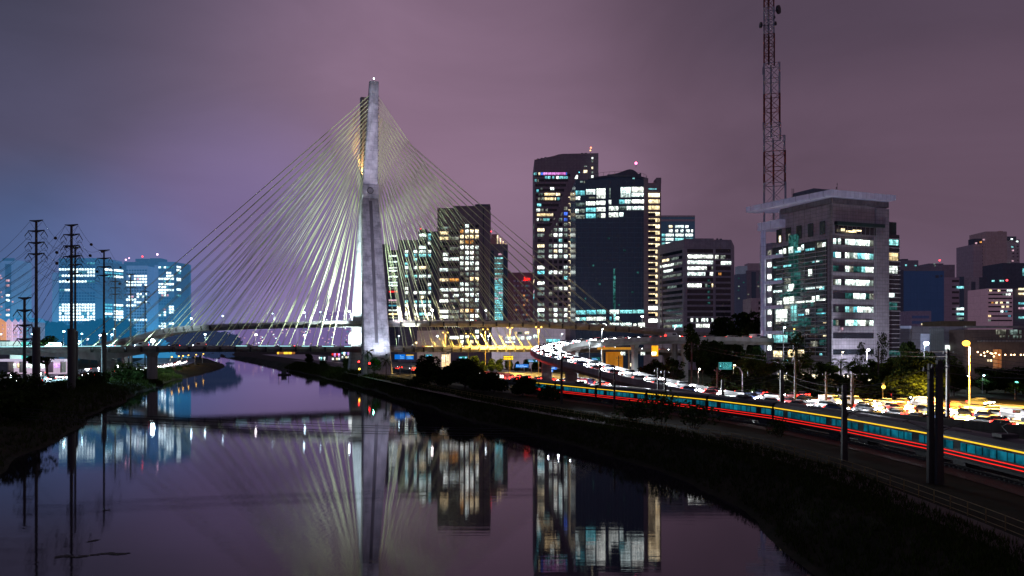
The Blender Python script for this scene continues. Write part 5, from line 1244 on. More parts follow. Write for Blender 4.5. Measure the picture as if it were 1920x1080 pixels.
for i, (px, py, d) in enumerate(((128,637,545),(147,640,535),(163,636,525),(186,629,505),(208,628,495),(213,617,498))):
    p = P(px, py, d); lamp(['pink lamp','small pale lamp','pink white lamp','bright pink lamp','bright cyan star lamp','small cyan lamp'][i]+' above the reddish ramp, '+['lowest of the row','second lowest','third along','fourth along','nearly at its top','highest of the row'][i], (p.x,p.y,p.z-6), 6, (.8,-.3), [(1,.75,.8),CY,(1,.8,.85),(1,.8,.9),CY,CY][i], bulb=.6 if i in (3,4) else .42, e=26, w=3000, group=None)
for i, px in enumerate((835, 878, 910, 956, 1010)):
    d = [379,383,377,374,330][i]; p = P(px, [624,626,618,615,614][i], d)
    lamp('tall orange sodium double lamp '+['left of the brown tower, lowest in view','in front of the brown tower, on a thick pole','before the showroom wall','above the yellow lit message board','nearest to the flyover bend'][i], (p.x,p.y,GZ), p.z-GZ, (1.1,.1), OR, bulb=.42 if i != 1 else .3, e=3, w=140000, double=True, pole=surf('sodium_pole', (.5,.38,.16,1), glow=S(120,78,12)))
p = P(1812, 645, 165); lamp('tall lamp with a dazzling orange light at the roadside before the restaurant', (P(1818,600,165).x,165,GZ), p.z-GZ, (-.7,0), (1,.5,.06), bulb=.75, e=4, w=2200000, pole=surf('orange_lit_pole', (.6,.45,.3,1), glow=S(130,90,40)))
p = P(1733, 645, 250); lamp('lamp with a cyan white star of light before the low grey hall', (p.x,250,GZ), p.z-GZ, (.6,0), (.7,.95,1), bulb=.75, e=60, w=14000)
p = P(1625, 657, 262); lamp('cyan lamp among the trees at the foot of the pale stone tower', (p.x,262,GZ), p.z-GZ, (.5,0), (.85,.85,1), bulb=.45, e=40, w=26000, omni=True)
for i, (px, py, d, c, bu, w_) in enumerate(((1469,615,262,(.6,1,.95),.45,2500),(1487,618,262,(1,.6,.15),.4,2200),(1578,661,258,(1,.85,.55),.35,1500),(1659,695,225,(1,.9,.75),.55,3000),(1402,691,262,(.8,.95,1),.4,2500),(1375,686,255,(1,.9,.4),.5,4000),(1309,693,240,(1,1,.75),.4,3500),(1212,692,262,(.9,.97,1),.55,3000),(1252,695,255,(1,.8,.4),.35,1500),(1545,700,250,(.8,1,1),.3,1500),(1903,718,200,(.2,1,.7),.6,2600),(1770,709,215,(.5,.9,1),.35,700),(1812,707,218,(.5,.9,1),.35,700),(1842,705,222,(.5,.9,1),.35,700),(1914,696,230,(.5,.85,1),.35,900),(1128,618,275,WH,1.0*.35,16000),(1105,638,270,(.85,1,1),.4,30000),(1128,640,285,(.8,.95,1),.4,26000),(1052,627,345,WH,.35,1600),(1265,612,330,WH,.35,9000))):
    p = P(px, py, d)
    lab = ['pale green lamp glowing before the teal glass wall','orange lamp glowing before the teal glass wall','warm garden lamp below the corner of the stone tower','white box lamp among the trees below the stone tower','cold white lamp among the palms under the stone tower','yellow white lamp beside the green direction sign','greenish lamp on the post by the flyover slope','white lamp under the far arm of the flyover','small amber lamp behind the flyover slope','pale cyan lamp in the row of palms','green glowing lamp by the small tree at the picture edge','first small cyan path lamp behind the twin posts','second small cyan path lamp, beside the orange lamp pole','third small cyan path lamp below the string lights','blue white lamp under the restaurant terrace','white lamp on the flyover near its top','white lamp on the flyover at the inside of its bend','white lamp above the inner curve of the flyover','white lamp beside the showroom and flyover','white lamp over the far arm by the slim tree'][i]
    lamp(lab, (p.x,p.y,GZ), p.z-GZ, (.4,0), c, bulb=bu*.7, e=30 if min(c) > .3 else 4, w=w_ if i not in (1,) else 500)
for i, (px, d) in enumerate(((349,452),(361,476),(368,492),(377,515),(390,548),(402,590))):
    p = P(px, 600, d); lamp('amber lamp in the row along the west bank road', (p.x-9,p.y,GZ), 6.5, (.9,0), (1,.55,.08), bulb=.42, e=5, w=1800, group='amber lamps along the west bank road')
# floodlights that wash the mast and the cables
def flood(label, loc, tgt, c, w_, size, r=.5):
    o = thing('floodlight', label, 'floodlight', loc); d = (Vector(tgt)-Vector(loc)).normalized(); mb = MB()
    mb.bar(-d*.35, d*.05, .8, .6); mb.bar((0,0,-.8), (0,0,-.2), .12); mb.build('housing', M['steel_dark'], o)
    mb = MB(); mb.bar(d*.06, d*.1, .7, .5); mb.build('lens', lamp_mat('flood_lens', (.8,.95,1,1), 8), o); spot('flood_beam', d*.3, Vector(tgt)-Vector(loc), c, w_, size, .8, r, o)
def tp(a, u, z): return TX+W*a+T*u+Vector((0,0,z))
flood('floodlight on the bank at the foot of the near mast leg', tp(6,-110,5), tp(0,-9,50), (.74,.74,1), 340000, 32)
flood('second floodlight on the bank, aimed at the mast top', tp(9,-112,5), tp(0,-7,112), (.78,.74,1), 900000, 19)
flood('floodlight on the deck edge close to the near mast leg', tp(2,-30,13), tp(0,-15,30), (.75,.82,1), 22000, 120)
flood('floodlight between the mast legs aimed up at the far leg', tp(-9,0,29), tp(-4,10,52), (.72,1,.97), 420000, 120)
flood('floodlight between the mast legs, lower one by the arch', tp(-10,4,18.5), tp(-4,16,27), (.8,1,.95), 60000, 110)
flood('amber floodlight on the crossing aimed at the far arm', tp(-3.0,-.4,95.5), tp(-1.8,6.6,112), (1,.46,.12), 120000, 44)
for side, lab in ((-1,'river side'),(1,'city side')):
    for i, (a, u) in enumerate(((18,-12),(18,12),(42,-12),(42,14))):
        flood('floodlight on the %s decks aimed up the cables, %s from the mast' % (lab, ('first near','first far','second near','second far')[i]), tp(side*a, u, 17 if i % 2 == 0 else 29), tp(side*14, u*.4, 80), (.92,1,.8), (58000 if side < 0 else 34000)*(1 if i < 2 else .4), 58)
flood('floodlight washing the upper deck on the river side of the mast', tp(-6,-8,34), tp(-20,2,27), (.8,1,.95), 420000, 76); flood('floodlight washing the upper deck on the city side of the mast', tp(6,-8,34), tp(22,0,27), (1,.86,.88), 340000, 78)
# ---------------------------------------------------------------- trees and bushes
def leaves(mb, c, r, n, size, sq=(1,1,1), rnd=RND):
    for _ in range(n):
        while True:
            v = Vector((rnd.uniform(-1,1), rnd.uniform(-1,1), rnd.uniform(-1,1)))
            if .25 < v.length < 1: break
        v = v.normalized()*(v.length**.5)
        p = Vector(c)+Vector((v.x*r*sq[0], v.y*r*sq[1], v.z*r*sq[2]))
        a = Vector((rnd.gauss(0,1), rnd.gauss(0,1), rnd.gauss(0,.6))).normalized(); q = a.cross(Vector((rnd.gauss(0,1),rnd.gauss(0,1),rnd.gauss(0,1)))).normalized()
        s = size*rnd.uniform(.6,1.3)
        mb.add([p-a*s*.55, p+q*s*.3, p+a*s*.55, p-q*s*.3], [(0,1,2,3)])
def tree_proto(kind, leaf, h=10, spread=5, trunk_h=3.5, clumps=14, per=90, size=.8, sq=.7, seed=1, slim=False, gap=0):
    rnd = random.Random(seed); o = thing(kind, 'tree', 'tree', (0,-500,0)); tr = MB(); lf = MB()
    tr.tube([(0,0,-.6),(rnd.uniform(-.1,.1),.05,trunk_h*.5),(rnd.uniform(-.3,.3),rnd.uniform(-.3,.3),trunk_h),(rnd.uniform(-.4,.4),0,trunk_h+(h-trunk_h)*.55)], [.06*spread+.05,.05*spread+.04,.04*spread+.03,.03], 7)
    for i in range(clumps):
        a = rnd.uniform(0, 2*math.pi); rr = spread*math.sqrt(rnd.random())*.8; f = rnd.random()
        z = trunk_h+(h-trunk_h)*(.12+.76*f); lim = 1-abs(f-.4)**1.6*1.1
        if slim: rr *= .8
        c = (math.cos(a)*rr*lim, math.sin(a)*rr*lim, z); cr = spread*rnd.uniform(.3,.52)
        tr.tube([(0,0,trunk_h*rnd.uniform(.75,1)),(c[0]*.5,c[1]*.5,(trunk_h+z)/2),c],[.07,.05,.02],5)
        leaves(lf, c, cr, int(per*rnd.uniform(.7,1.3)), size, (1,1,sq), rnd)
    tr.build('trunk', M['trunk'], o); lf.build('crown', leaf, o); return proto(o)
def bush_proto(kind, leaf, r=2, h=2, n=500, size=.5, seed=1):
    rnd = random.Random(seed); o = thing(kind, 'bush', 'bush', (0,-500,0)); lf = MB(); st = MB()
    for i in range(7):
        a = rnd.uniform(0,6.28); rr = r*rnd.random()*.8; c = (math.cos(a)*rr, math.sin(a)*rr, h*rnd.uniform(.25,.75)); st.tube([(c[0]*.2,c[1]*.2,-.3), c], [.06,.02], 4)
        leaves(lf, c, r*.5, n//7, size, (1,1,h/r*.7), rnd)
    st.build('stem', M['trunk'], o); lf.build('foliage', leaf, o); return proto(o)
def palm_proto(kind, leaf, h=9, n=18, fl=3.2, seed=1):
    rnd = random.Random(seed); o = thing(kind, 'palm', 'palm tree', (0,-500,0)); mb = MB()
    pts = [(.05*math.sin(k*.7), .04*k/8, h*k/8-.4*(k == 0)) for k in range(9)]; mb.tube(pts, [.24-.012*k for k in range(9)], 8); mb.build('trunk', M['pole'], o)
    lf = MB()
    for i in range(n):
        a = 2*math.pi*i/n+rnd.uniform(-.2,.2); el = rnd.uniform(-.2,1.1); prev = Vector((0,0,h)); d = Vector((math.cos(a)*math.cos(el), math.sin(a)*math.cos(el), math.sin(el)))
        for k in range(9):
            nx = prev+d*fl/9; sd = d.cross(Vector((0,0,1))).normalized(); ln = fl*.2*math.sin(math.pi*(k+1.2)/10.5)
            for sg_ in (-1,1):
                tip = nx+sd*sg_*ln+d*ln*.5-Vector((0,0,ln*.5)); lf.add([prev, prev.lerp(nx,.7), tip], [(0,1,2)])
            lf.add([prev-sd*.03, prev+sd*.03, nx+sd*.02, nx-sd*.02], [(0,1,2,3)])
            prev = nx; d = (d+Vector((0,0,-.2))).normalized()
    lf.build('frond', leaf, o); return proto(o)
BROAD = tree_proto('broad_tree', LEAF, 10, 5.2, 2.2, 26, 260, .75, .8, 3)
BROAD2 = tree_proto('broad_tree', LEAF, 9, 5.5, 1.8, 24, 240, .8, .75, 8)
STREET = tree_proto('street_tree', LEAFB, 7, 2.6, 2.2, 14, 110, .5, .8, 5)
STREETD = tree_proto('street_tree', LEAF, 7, 2.6, 2.2, 14, 110, .5, .8, 6)
SLIM = tree_proto('slim_tree', LEAF, 15, 3.0, 5, 22, 120, .7, .9, 7, slim=True)
SPARSE = tree_proto('sparse_tree', LEAF, 13, 3.6, 5.5, 12, 50, .6, .6, 9)
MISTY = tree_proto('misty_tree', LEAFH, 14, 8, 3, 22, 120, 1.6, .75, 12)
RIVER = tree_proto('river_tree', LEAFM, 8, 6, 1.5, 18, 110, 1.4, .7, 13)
BUSH = bush_proto('bush', LEAF, 2.4, 2.4, 900, .5, 2)
BUSHB = bush_proto('bush', LEAFB, 1.6, 1.6, 420, .4, 4)
PALM = palm_proto('palm_tree', LEAF, 8, 20, 3.4, 3)
PALMG = palm_proto('palm_tree', LEAFB, 6, 18, 2.8, 5)
WEED = bush_proto('twiggy_bush', LEAF, 3.2, 3.4, 620, .42, 21)
def put(pr, label, px, py_top, d, base=GZ, hproto=10, group=None, wide=1.0, rz=None, z=None):
    p = P(px, py_top, d); h = max(.5, p.z-base); s = h/hproto
    return dup(pr, (p.x, p.y, base), RND.uniform(0,6.28) if rz is None else rz, label, group, (s*wide, s*wide, s))
put(BROAD, 'large round black tree on the east bank just past the mast palm', 803, 668, 268, hproto=10, wide=.85)
put(BROAD, 'broad dark tree, biggest of the bank clump, right of the round black tree', 872, 673, 246, hproto=10, wide=1.25)
put(BROAD2, 'dark lower tree filling the gap between the two big bank trees', 838, 688, 255, hproto=9, wide=1.1)
put(BROAD2, 'dark tree at the city end of the bank clump, sloping down to the train', 926, 700, 226, hproto=9, wide=1.2)
put(BROAD2, 'low spreading dark tree in front of the queue of brake lights', 980, 708, 212, hproto=9, wide=1.3)
put(BUSH, 'dark bush beside the first concrete railway post', 1030, 716, 200, hproto=3.2, wide=1.0)
put(BUSH, 'dark bush at the foot of the round black tree', 785, 700, 262, hproto=3.2, wide=1.1)
put(BROAD2, 'low dark tree at the inland foot of the bank clump', 900, 702, 232, hproto=9, wide=1.2)
put(WEED, 'twiggy dark bush in front of the train by the thin railway posts', 1240, 712, 138, base=3.6, hproto=4.4, wide=.75)
put(WEED, 'smaller twiggy bush before the train just past the larger one', 1298, 738, 132, base=3.6, hproto=4.4, wide=1.0)
put(WEED, 'low weedy bush in front of the train wheels', 1192, 738, 142, base=3.6, hproto=4.4, wide=1.2)
put(WEED, 'small weed tuft at the foot of the railway post before the yellow stripe', 1462, 772, 118, base=3.6, hproto=4.4, wide=.6)
put(PALM, 'dark palm standing before the foot of the near mast leg', 724, 668, 305, hproto=10, wide=.85)
put(PALM, 'shorter palm half in shadow left of the taller mast palm', 700, 672, 318, hproto=10, wide=.7)
put(PALM, 'palm in shadow against the pale base of the near mast leg', 690, 651, 345, hproto=10, wide=.8)
put(STREET, 'small tree lit bright green by a lamp under the near mast leg', 703, 668, 345, hproto=7.6, wide=.9)
point('lamp_light', P(700, 672, 338), (.2,1,.55), 900, .3)
put(BROAD2, 'dark tree on the bank at the river bend, alone left of the mast', 578, 664, 560, hproto=9, wide=.75)
put(BROAD, 'dark shrubby tree before the coloured lights under the lower deck', 606, 676, 470, hproto=10, wide=1.0)
put(BROAD, 'dark tree beside the arch foot of the mast', 652, 672, 420, hproto=10, wide=.8)
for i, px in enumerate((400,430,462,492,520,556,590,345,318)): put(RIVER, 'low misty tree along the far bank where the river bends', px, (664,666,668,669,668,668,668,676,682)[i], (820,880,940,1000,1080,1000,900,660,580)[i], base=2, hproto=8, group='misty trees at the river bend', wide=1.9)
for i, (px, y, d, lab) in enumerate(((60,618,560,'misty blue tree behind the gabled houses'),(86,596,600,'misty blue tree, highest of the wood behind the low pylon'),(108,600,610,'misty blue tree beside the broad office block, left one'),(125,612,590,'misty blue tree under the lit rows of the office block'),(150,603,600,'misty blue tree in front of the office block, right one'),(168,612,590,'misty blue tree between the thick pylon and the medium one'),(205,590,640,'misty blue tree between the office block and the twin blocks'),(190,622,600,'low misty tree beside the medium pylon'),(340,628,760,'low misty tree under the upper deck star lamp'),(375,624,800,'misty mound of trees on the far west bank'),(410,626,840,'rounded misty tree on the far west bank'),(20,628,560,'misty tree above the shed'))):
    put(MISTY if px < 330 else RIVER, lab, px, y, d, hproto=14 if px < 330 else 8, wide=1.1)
put(STREETD, 'crooked dark tree on the viaduct side just past the tallest pylon', 88, 622, 330, hproto=7.6, wide=1.3)
# east side
put(BROAD, 'huge dark tree beside the white column of the broadcast building', 1398, 588, 330, hproto=10, wide=.62); put(BROAD, 'dark rounded treetop over the far arm of the flyover, next to the huge tree', 1352, 597, 335, hproto=10, wide=.55); put(BROAD2, 'dark treetop between the huge tree and the broadcast building', 1418, 612, 320, hproto=9, wide=.7)
put(SLIM, 'tall slim dark tree rising over the far arm of the flyover', 1297, 603, 268, hproto=15, wide=.72); put(SLIM, 'second slim dark tree just past the tall one over the flyover', 1318, 640, 262, hproto=15, wide=.8)
put(BROAD, 'dark tree under the flyover arm by the slim trees', 1335, 640, 285, hproto=10, wide=.7); put(BROAD2, 'dark leafy tree between the slim trees and the white column', 1376, 650, 275, hproto=9, wide=.8); put(BROAD, 'dark tree low beside the white column', 1412, 652, 268, hproto=10, wide=.75)
for i, (px, y, k, lab) in enumerate(((1232,668,0,'feathery small tree by the yellow petrol station'),(1262,664,0,'dark small tree under the flyover pier'),(1215,676,0,'low dark tree beside the petrol station wall'),(1388,668,2,'palm nearest to the green direction sign'),(1408,662,1,'street tree lit green, first along the palms'),(1424,670,2,'palm before the white column'),(1441,672,1,'street tree at the foot of the white column'),(1462,664,2,'palm before the far bay of the pale stone tower'),(1480,672,0,'dark street tree before the teal glass wall'),(1498,660,1,'street tree with a thick crown before the teal glass wall'),(1520,668,2,'palm in the middle of the teal glass wall'),(1538,672,0,'dark street tree before the right part of the teal glass wall'),(1553,676,1,'yellow green street tree near the stone corner'),(1576,664,2,'palm before the stone corner of the broadcast building'),(1592,668,2,'second palm before the stone corner'),(1608,676,1,'glowing street tree below the cyan star lamp'),(1637,668,0,'dark round street tree before the lit shop'),(1660,672,1,'street tree right of the dark round one'),(1680,668,1,'yellow green street tree before the end wing'),(1700,676,0,'dark street tree past the end wing'))):
    pr = (STREETD, STREET, PALMG)[k]; put(pr, lab, px, y, 240+8*math.sin(i*1.7), hproto=(7.6,7.6,8)[k], wide=1.15 if k < 2 else 1.0)
put(SPARSE, 'tall sparse tree silhouetted on the teal glass wall', 1500, 612, 232, hproto=14, wide=.7); put(SPARSE, 'thin bare limbed tree in front of the cyan star lamp', 1612, 632, 236, hproto=14, wide=.5); put(SPARSE, 'thin tree with leafy tufts before the end pilaster', 1652, 612, 238, hproto=14, wide=.5)
put(BROAD, 'wide dark tree with yellow green lit edges before the low grey hall', 1716, 672, 190, hproto=10, wide=1.15); put(BROAD2, 'dark tree just left of the twin concrete posts', 1690, 684, 205, hproto=9, wide=1.0); put(BROAD, 'dark tree under the orange lamp', 1788, 684, 215, hproto=10, wide=1.0); put(STREET, 'olive green tree between the posts and the orange lamp', 1777, 664, 235, hproto=7.6, wide=1.1)
put(BROAD2, 'dark tree below the string lights', 1850, 690, 225, hproto=9, wide=1.0); put(STREET, 'small tree lit green at the picture edge', 1905, 712, 200, hproto=7.6, wide=1.2); put(BROAD2, 'dark tree below the restaurant terrace near the picture edge', 1885, 694, 228, hproto=9, wide=1.0); put(BROAD, 'dark tree at the right picture edge', 1918, 690, 218, hproto=10, wide=.9)
put(BROAD2, 'dark tree behind the lamp at the foot of the low hall', 1700, 645, 280, hproto=9, wide=.6); put(BROAD2, 'dark teal lit tree below the cyan star lamp', 1735, 662, 262, hproto=9, wide=.8)
for i in range(16): put(BUSHB if i % 3 else BUSH, 'clipped bush along the verge in front of the palms', 1370+i*22, 703, 224-i*1.5, hproto=2.4, group='bushes along the verge', wide=1.3)
for i in range(9): put(BROAD2 if i % 2 else BROAD, 'yellow lit tree behind the message boards under the lower deck', 890+i*16, 668+(i*7) % 9, 372+4*i, hproto=10, group='trees under the lower deck', wide=.55)
# west bank scrub
for i, (px, py, d) in enumerate(((12,692,190),(34,694,196),(58,702,200),(85,716,205),(112,712,232),(150,705,262),(165,694,275),(182,690,285),(228,688,305),(246,690,318),(232,676,360),(252,684,372),(300,696,380),(318,692,400),(336,690,420),(8,712,150),(40,728,155))):
    put(BUSH if i % 2 else WEED, 'dark scrubby bush on the west bank below the viaduct', px, py, d, base=3.3, hproto=3.4, group='scrub on the west bank', wide=1.0 if d < 300 else 1.4)
for i, (px, py, d) in enumerate(((300,690,398),(318,688,430),(334,686,462),(352,685,505),(372,683,545),(392,681,600),(410,679,650),(430,677,700),(262,694,350),(280,691,372),(452,676,780))): put(BROAD2, 'dark scrub tree along the water edge of the west bank', px, py, d, base=2.6, hproto=9, group='scrub trees along the west bank', wide=1.6)
for i in range(26):
    y = 352+i*9+RND.uniform(-3,3); o_ = RND.uniform(5,13); x = xr(y)+o_; pr = RND.choice((BUSH,WEED)); dup(pr, (x,y,2.6), RND.uniform(0,6.28), 'dark bush on the grassy east bank beyond the mast', 'bushes along the far east bank', RND.uniform(.6,1.3))
# grass on the banks
g = MB(); rg = random.Random(4)
def tuft(x, y, z, s):
    for _ in range(3):
        a = rg.uniform(0,6.28); w_ = .035*s; l = Vector((math.cos(a),math.sin(a),0)); t_ = Vector((rg.gauss(0,.25),rg.gauss(0,.25),rg.uniform(.5,1)))*s*.55
        p = Vector((x+rg.gauss(0,.12),y+rg.gauss(0,.12),z-.05)); g.add([p-l*w_, p+l*w_, p+t_], [(0,1,2)])
def bank_z(o, tab): return interp(tab, o)
for _ in range(30000):
    y = 30+rg.random()**1.5*530; o = rg.uniform(.8,12.5)
    if y > 0: tuft(xr(y)+o, y, bank_z(o, CR)+.1, rg.uniform(.5,1.3)*(1+y/260))
for _ in range(5000):
    y = rg.uniform(40,170); p, d = BIKE.at(rg.uniform(10,180), -rg.uniform(1.9,6)); tuft(p.x, p.y, GZ, rg.uniform(.5,1.2))
for _ in range(14000):
    y = 80+rg.random()*330; o = -rg.uniform(.8,30)
    tuft(xl(y)+o, y, bank_z(o, CL)+.1, rg.uniform(.6,1.5)*(1+y/260))
tag(g.build('grass', GRASS), 'dark grass on the river banks', 'grass', kind='stuff')
# ---------------------------------------------------------------- vehicles
HEADL = lamp_mat('headlight', (.93,.97,1,1), 40); TAILL = lamp_mat('taillight', (1,.03,.02,1), 12); INDIC = lamp_mat('amber_lamp', (1,.5,.05,1), 8)
CARG = surf('car_glass', (.015,.018,.02,1), rough=.08, spec=.8)
def paint(n, c): return surf('car_paint_'+n, c+(1,), tuple(x*.9 for x in c)+(1,), rough=.3, spec=.6, scale=.5)
PAINTS = {'white':paint('white',(.7,.7,.68)),'silver':paint('silver',(.38,.39,.4)),'black':paint('black',(.02,.02,.022)),'red':paint('red',(.35,.02,.02)),'grey':paint('grey',(.12,.12,.13)),'blue':paint('blue',(.03,.06,.2))}
def car_proto(col):
    o = thing('car', 'car', 'car', (0,-500,0)); W2 = .86                                  # nose towards +X, ground at z 0
    st = [(-2.15,.45,.62,.80),(-2.1,.34,.86,.84),(-1.3,.24,.93,.87),(0,.22,.92,.88),(1.0,.24,.9,.87),(1.75,.28,.8,.83),(2.1,.36,.66,.76),(2.16,.45,.58,.7)]
    mb = MB(); mb.loft([[(x,-w_,z0),(x,-w_*1.0,(z0+z1)/2),(x,-w_*.9,z1),(x,w_*.9,z1),(x,w_,(z0+z1)/2),(x,w_,z0)] for x, z0, z1, w_ in st]); mb.loft([[(x,-w_,z) for x, w_, z in ()] or [(x,y,z) for y, z in ((-.6*f,1.40),( .6*f,1.40),(.58*f,1.46),(-.58*f,1.46))] for x, f in ((-1.25,.96),(-.4,1.02),(.3,.98))]); mb.build('body', PAINTS[col], o, smooth=False)
    mb = MB(); mb.loft([[(x,-w_,z0),(x,-w2,z1),(x2,w2,z1) if 0 else (x,w2,z1),(x,w_,z0)] for x, x2, z0, z1, w_, w2 in ((-1.75,0,.9,.94,.76,.72),(-1.3,0,.9,1.4,.78,.6),(.3,0,.9,1.4,.78,.6),(1.05,0,.88,.92,.76,.7))]); mb.build('windows', CARG, o)
    for x in (-1.35, 1.35):
        for y in (-.8, .8):
            mb = MB(); mb.tube([(x,y-.1,.31),(x,y+.1,.31)], .31, 12); mb.build('wheel', M['rubber'], o)
    for y in (-.6,.6):
        mb = MB(); mb.box(2.0,2.2,y-.26,y+.26,.52,.76); mb.build('headlight', HEADL, o)
        mb = MB(); mb.box(-2.22,-2.02,y-.27,y+.27,.62,.92); mb.build('taillight', TAILL, o)
    return proto(o)
def van_proto(col):
    o = thing('van', 'van', 'van', (0,-500,0)); mb = MB()
    mb.loft([[(x,-w_,.35),(x,-w_,z*.6),(x,-w_*.88,z),(x,w_*.88,z),(x,w_,z*.6),(x,w_,.35)] for x, z, w_ in ((-2.6,2.15,.9),(-2.5,2.3,.95),(1.3,2.3,.95),(1.9,1.5,.93),(2.5,1.15,.9),(2.62,.8,.85))]); mb.build('body', PAINTS[col], o)
    mb = MB(); mb.box(-.2,1.2,-.965,.965,1.35,1.95); mb.loft([[(x,-.8,z),(x,.8,z),(x+.03,.8,z+.02),(x+.03,-.8,z+.02)] for x, z in ((1.86,1.58),(1.42,2.16))]); mb.build('windows', CARG, o)
    for x in (-1.6,1.6):
        for y in (-.85,.85): mb = MB(); mb.tube([(x,y-.1,.36),(x,y+.1,.36)], .36, 12); mb.build('wheel', M['rubber'], o)
    for y in (-.68,.68):
        mb = MB(); mb.box(2.55,2.68,y-.2,y+.2,.75,1.0); mb.build('headlight', HEADL, o)
        mb = MB(); mb.box(-2.68,-2.58,y-.14,y+.14,.9,1.4); mb.build('taillight', TAILL, o)
    return proto(o)
def bus_proto(col):
    o = thing('bus', 'bus', 'bus', (0,-500,0)); mb = MB()
    mb.loft([[(x,-w_,.4),(x,-w_,2.9*k),(x,-w_*.9,3.15*k),(x,w_*.9,3.15*k),(x,w_,2.9*k),(x,w_,.4)] for x, k, w_ in ((-6,.97,1.2),(-5.9,1,1.25),(5.8,1,1.25),(6,.96,1.2))]); mb.build('body', PAINTS[col], o)
    for sg_ in (-1,1):
        for k in range(7): x = -5.3+k*1.55; mb = MB(); mb.box(x, x+1.4, sg_*1.27-.02, sg_*1.27+.02, 1.45, 2.5); mb.build('window', WIN['W'], o)
    mb = MB(); mb.box(5.96,6.04,-1.1,1.1,1.2,2.7); mb.build('windscreen', CARG, o)
    for x in (-3.6,3.9):
        for y in (-1.15,1.15): mb = MB(); mb.tube([(x,y-.12,.5),(x,y+.12,.5)], .5, 12); mb.build('wheel', M['rubber'], o)
    for y in (-.95,.95):
        mb = MB(); mb.box(5.98,6.1,y-.22,y+.22,.75,1.0); mb.build('headlight', HEADL, o)
        mb = MB(); mb.box(-6.1,-5.98,y-.16,y+.16,.9,1.7); mb.build('taillight', TAILL, o)
    return proto(o)
CARS = {c: car_proto(c) for c in PAINTS}; VANS = {c: van_proto(c) for c in ('white','silver')}; BUSES = {c: bus_proto(c) for c in ('red','blue')}
NV = [0]
def drive(path, s, off, fwd, where, z=0, spots=0, kinds='cccccccccccccccv', far=False, brake=0):
    p, d = path.at(s, off, z); h = math.atan2(d.y, d.x)+(0 if fwd else math.pi)
    k = RND.choice(kinds); c = RND.choice(('white','silver','grey','black','black','red','grey','blue'))
    if k == 'v': pr, c = VANS, RND.choice(('white','silver'))
    elif k == 'b': pr, c = BUSES, RND.choice(('red','blue'))
    else: pr = CARS
    kind = {'c':'car','v':'van','b':'bus'}[k]
    lab = '%s %s %s' % (c, kind, where)
    o = dup(pr[c], p, h, lab, '%ss %s' % (c+' '+kind, where), 1.0, ('wheel',) if far else ())
    if brake and RND.random() < .5:
        v = (-3.2 if k != 'b' else -6.8); spot('brake_beam', (v,0,.9), (v-6,0,-1.6), (1,.05,.03), brake, 104, .9, .3, o)
    if spots:
        v = Vector((math.cos(h), math.sin(h), 0)); x = {'c':2.3,'v':2.75,'b':6.2}[k]
        spot('headlight_beam', (x,0,.85), (x+7,0,-.6), (.85,.93,1), spots, 110, .9, .25, o)
    NV[0] += 1; return o
def stream(path, s0, s1, gap, offs, fwd, where, **kw):
    for o in offs:
        s = s0+RND.uniform(0, gap)
        while s < s1:
            k = drive(path, s, o+RND.uniform(-.25,.25), fwd, where, **kw); s += gap*RND.uniform(.75,1.35)+(8 if k.name.startswith('bus') else 0)
# curved flyover: headlights come round the bend towards the expressway, red tails climb the far arm
fa, fb_ = FLY.near(70,146), FLY.near(55,299)
stream(FLY, fa+4, fb_, 7.6, (-2.4,2.0), False, 'with lit headlights coming round the curved flyover', z=.03, spots=15000, kinds='cccccccccccc')
stream(FLY, fb_+2, FLY.len-40, 7.5, (-2.3,2.2), True, 'with red tail lights on the far arm of the flyover', z=.03, brake=2500, far=True)
# expressway: travel direction +s is away from the eye
stream(EXP, 30, 120, 15, (-27.2,-23.9), True, 'in the amber lit lanes beside the dark wall', z=.08)
stream(EXP, 40, 170, 10, (-20.4,-17), True, 'with tail lights in the near carriageway under the flyover foot', z=.08, brake=4000)
stream(EXP, 40, 190, 9.5, (-9.6,-6.6,-3.4), False, 'with dazzling headlights in the middle of the expressway', z=.08, spots=6000, kinds='cccccccccccccv')
stream(EXP, 40, 200, 12, (3.6,6.8), True, 'with red tail lights in the inner lanes of the expressway', z=.08, brake=4000)
stream(EXP, 40, 180, 16, (20.4,24), False, 'in the far lanes of the expressway by the trees', z=.08, spots=4000)
stream(EXP, 205, 330, 8.6, (-27.2,-23.9,-20.5,-17,-9.6,-6.6), True, 'in the queue of red brake lights beneath the bridge decks', z=.08, brake=9000, far=True, kinds='cccccccccccb')
stream(EXP, 340, 540, 24, (-23.9,-17), True, 'with tiny red tail lights beyond the bridge mast', z=.08, far=True)
stream(WEST, 55, 400, 12, (11.5,16), False, 'with headlights on the riverside road of the west bank', z=.08, far=True)
stream(WEST, 60, 300, 19, (-14,), False, 'with headlights on the inland lanes of the west bank road', z=.08, far=True, spots=3000)
sl = LOW.near(-40,380); stream(LOW, sl, LOW.near(75,388), 18, (-2.8,2.6), True, 'crossing the lower deck on the city side', z=.03, far=True)
stream(LOW, LOW.near(-250,304), LOW.near(-95,361), 28, (-2.6,2.6), False, 'crossing the lower deck over the river', z=.03, far=True)
stream(UPP, UPP.near(-30,377), UPP.near(60,364), 22, (-2.4,2.4), True, 'crossing the upper deck on the city side', z=.03, far=True)
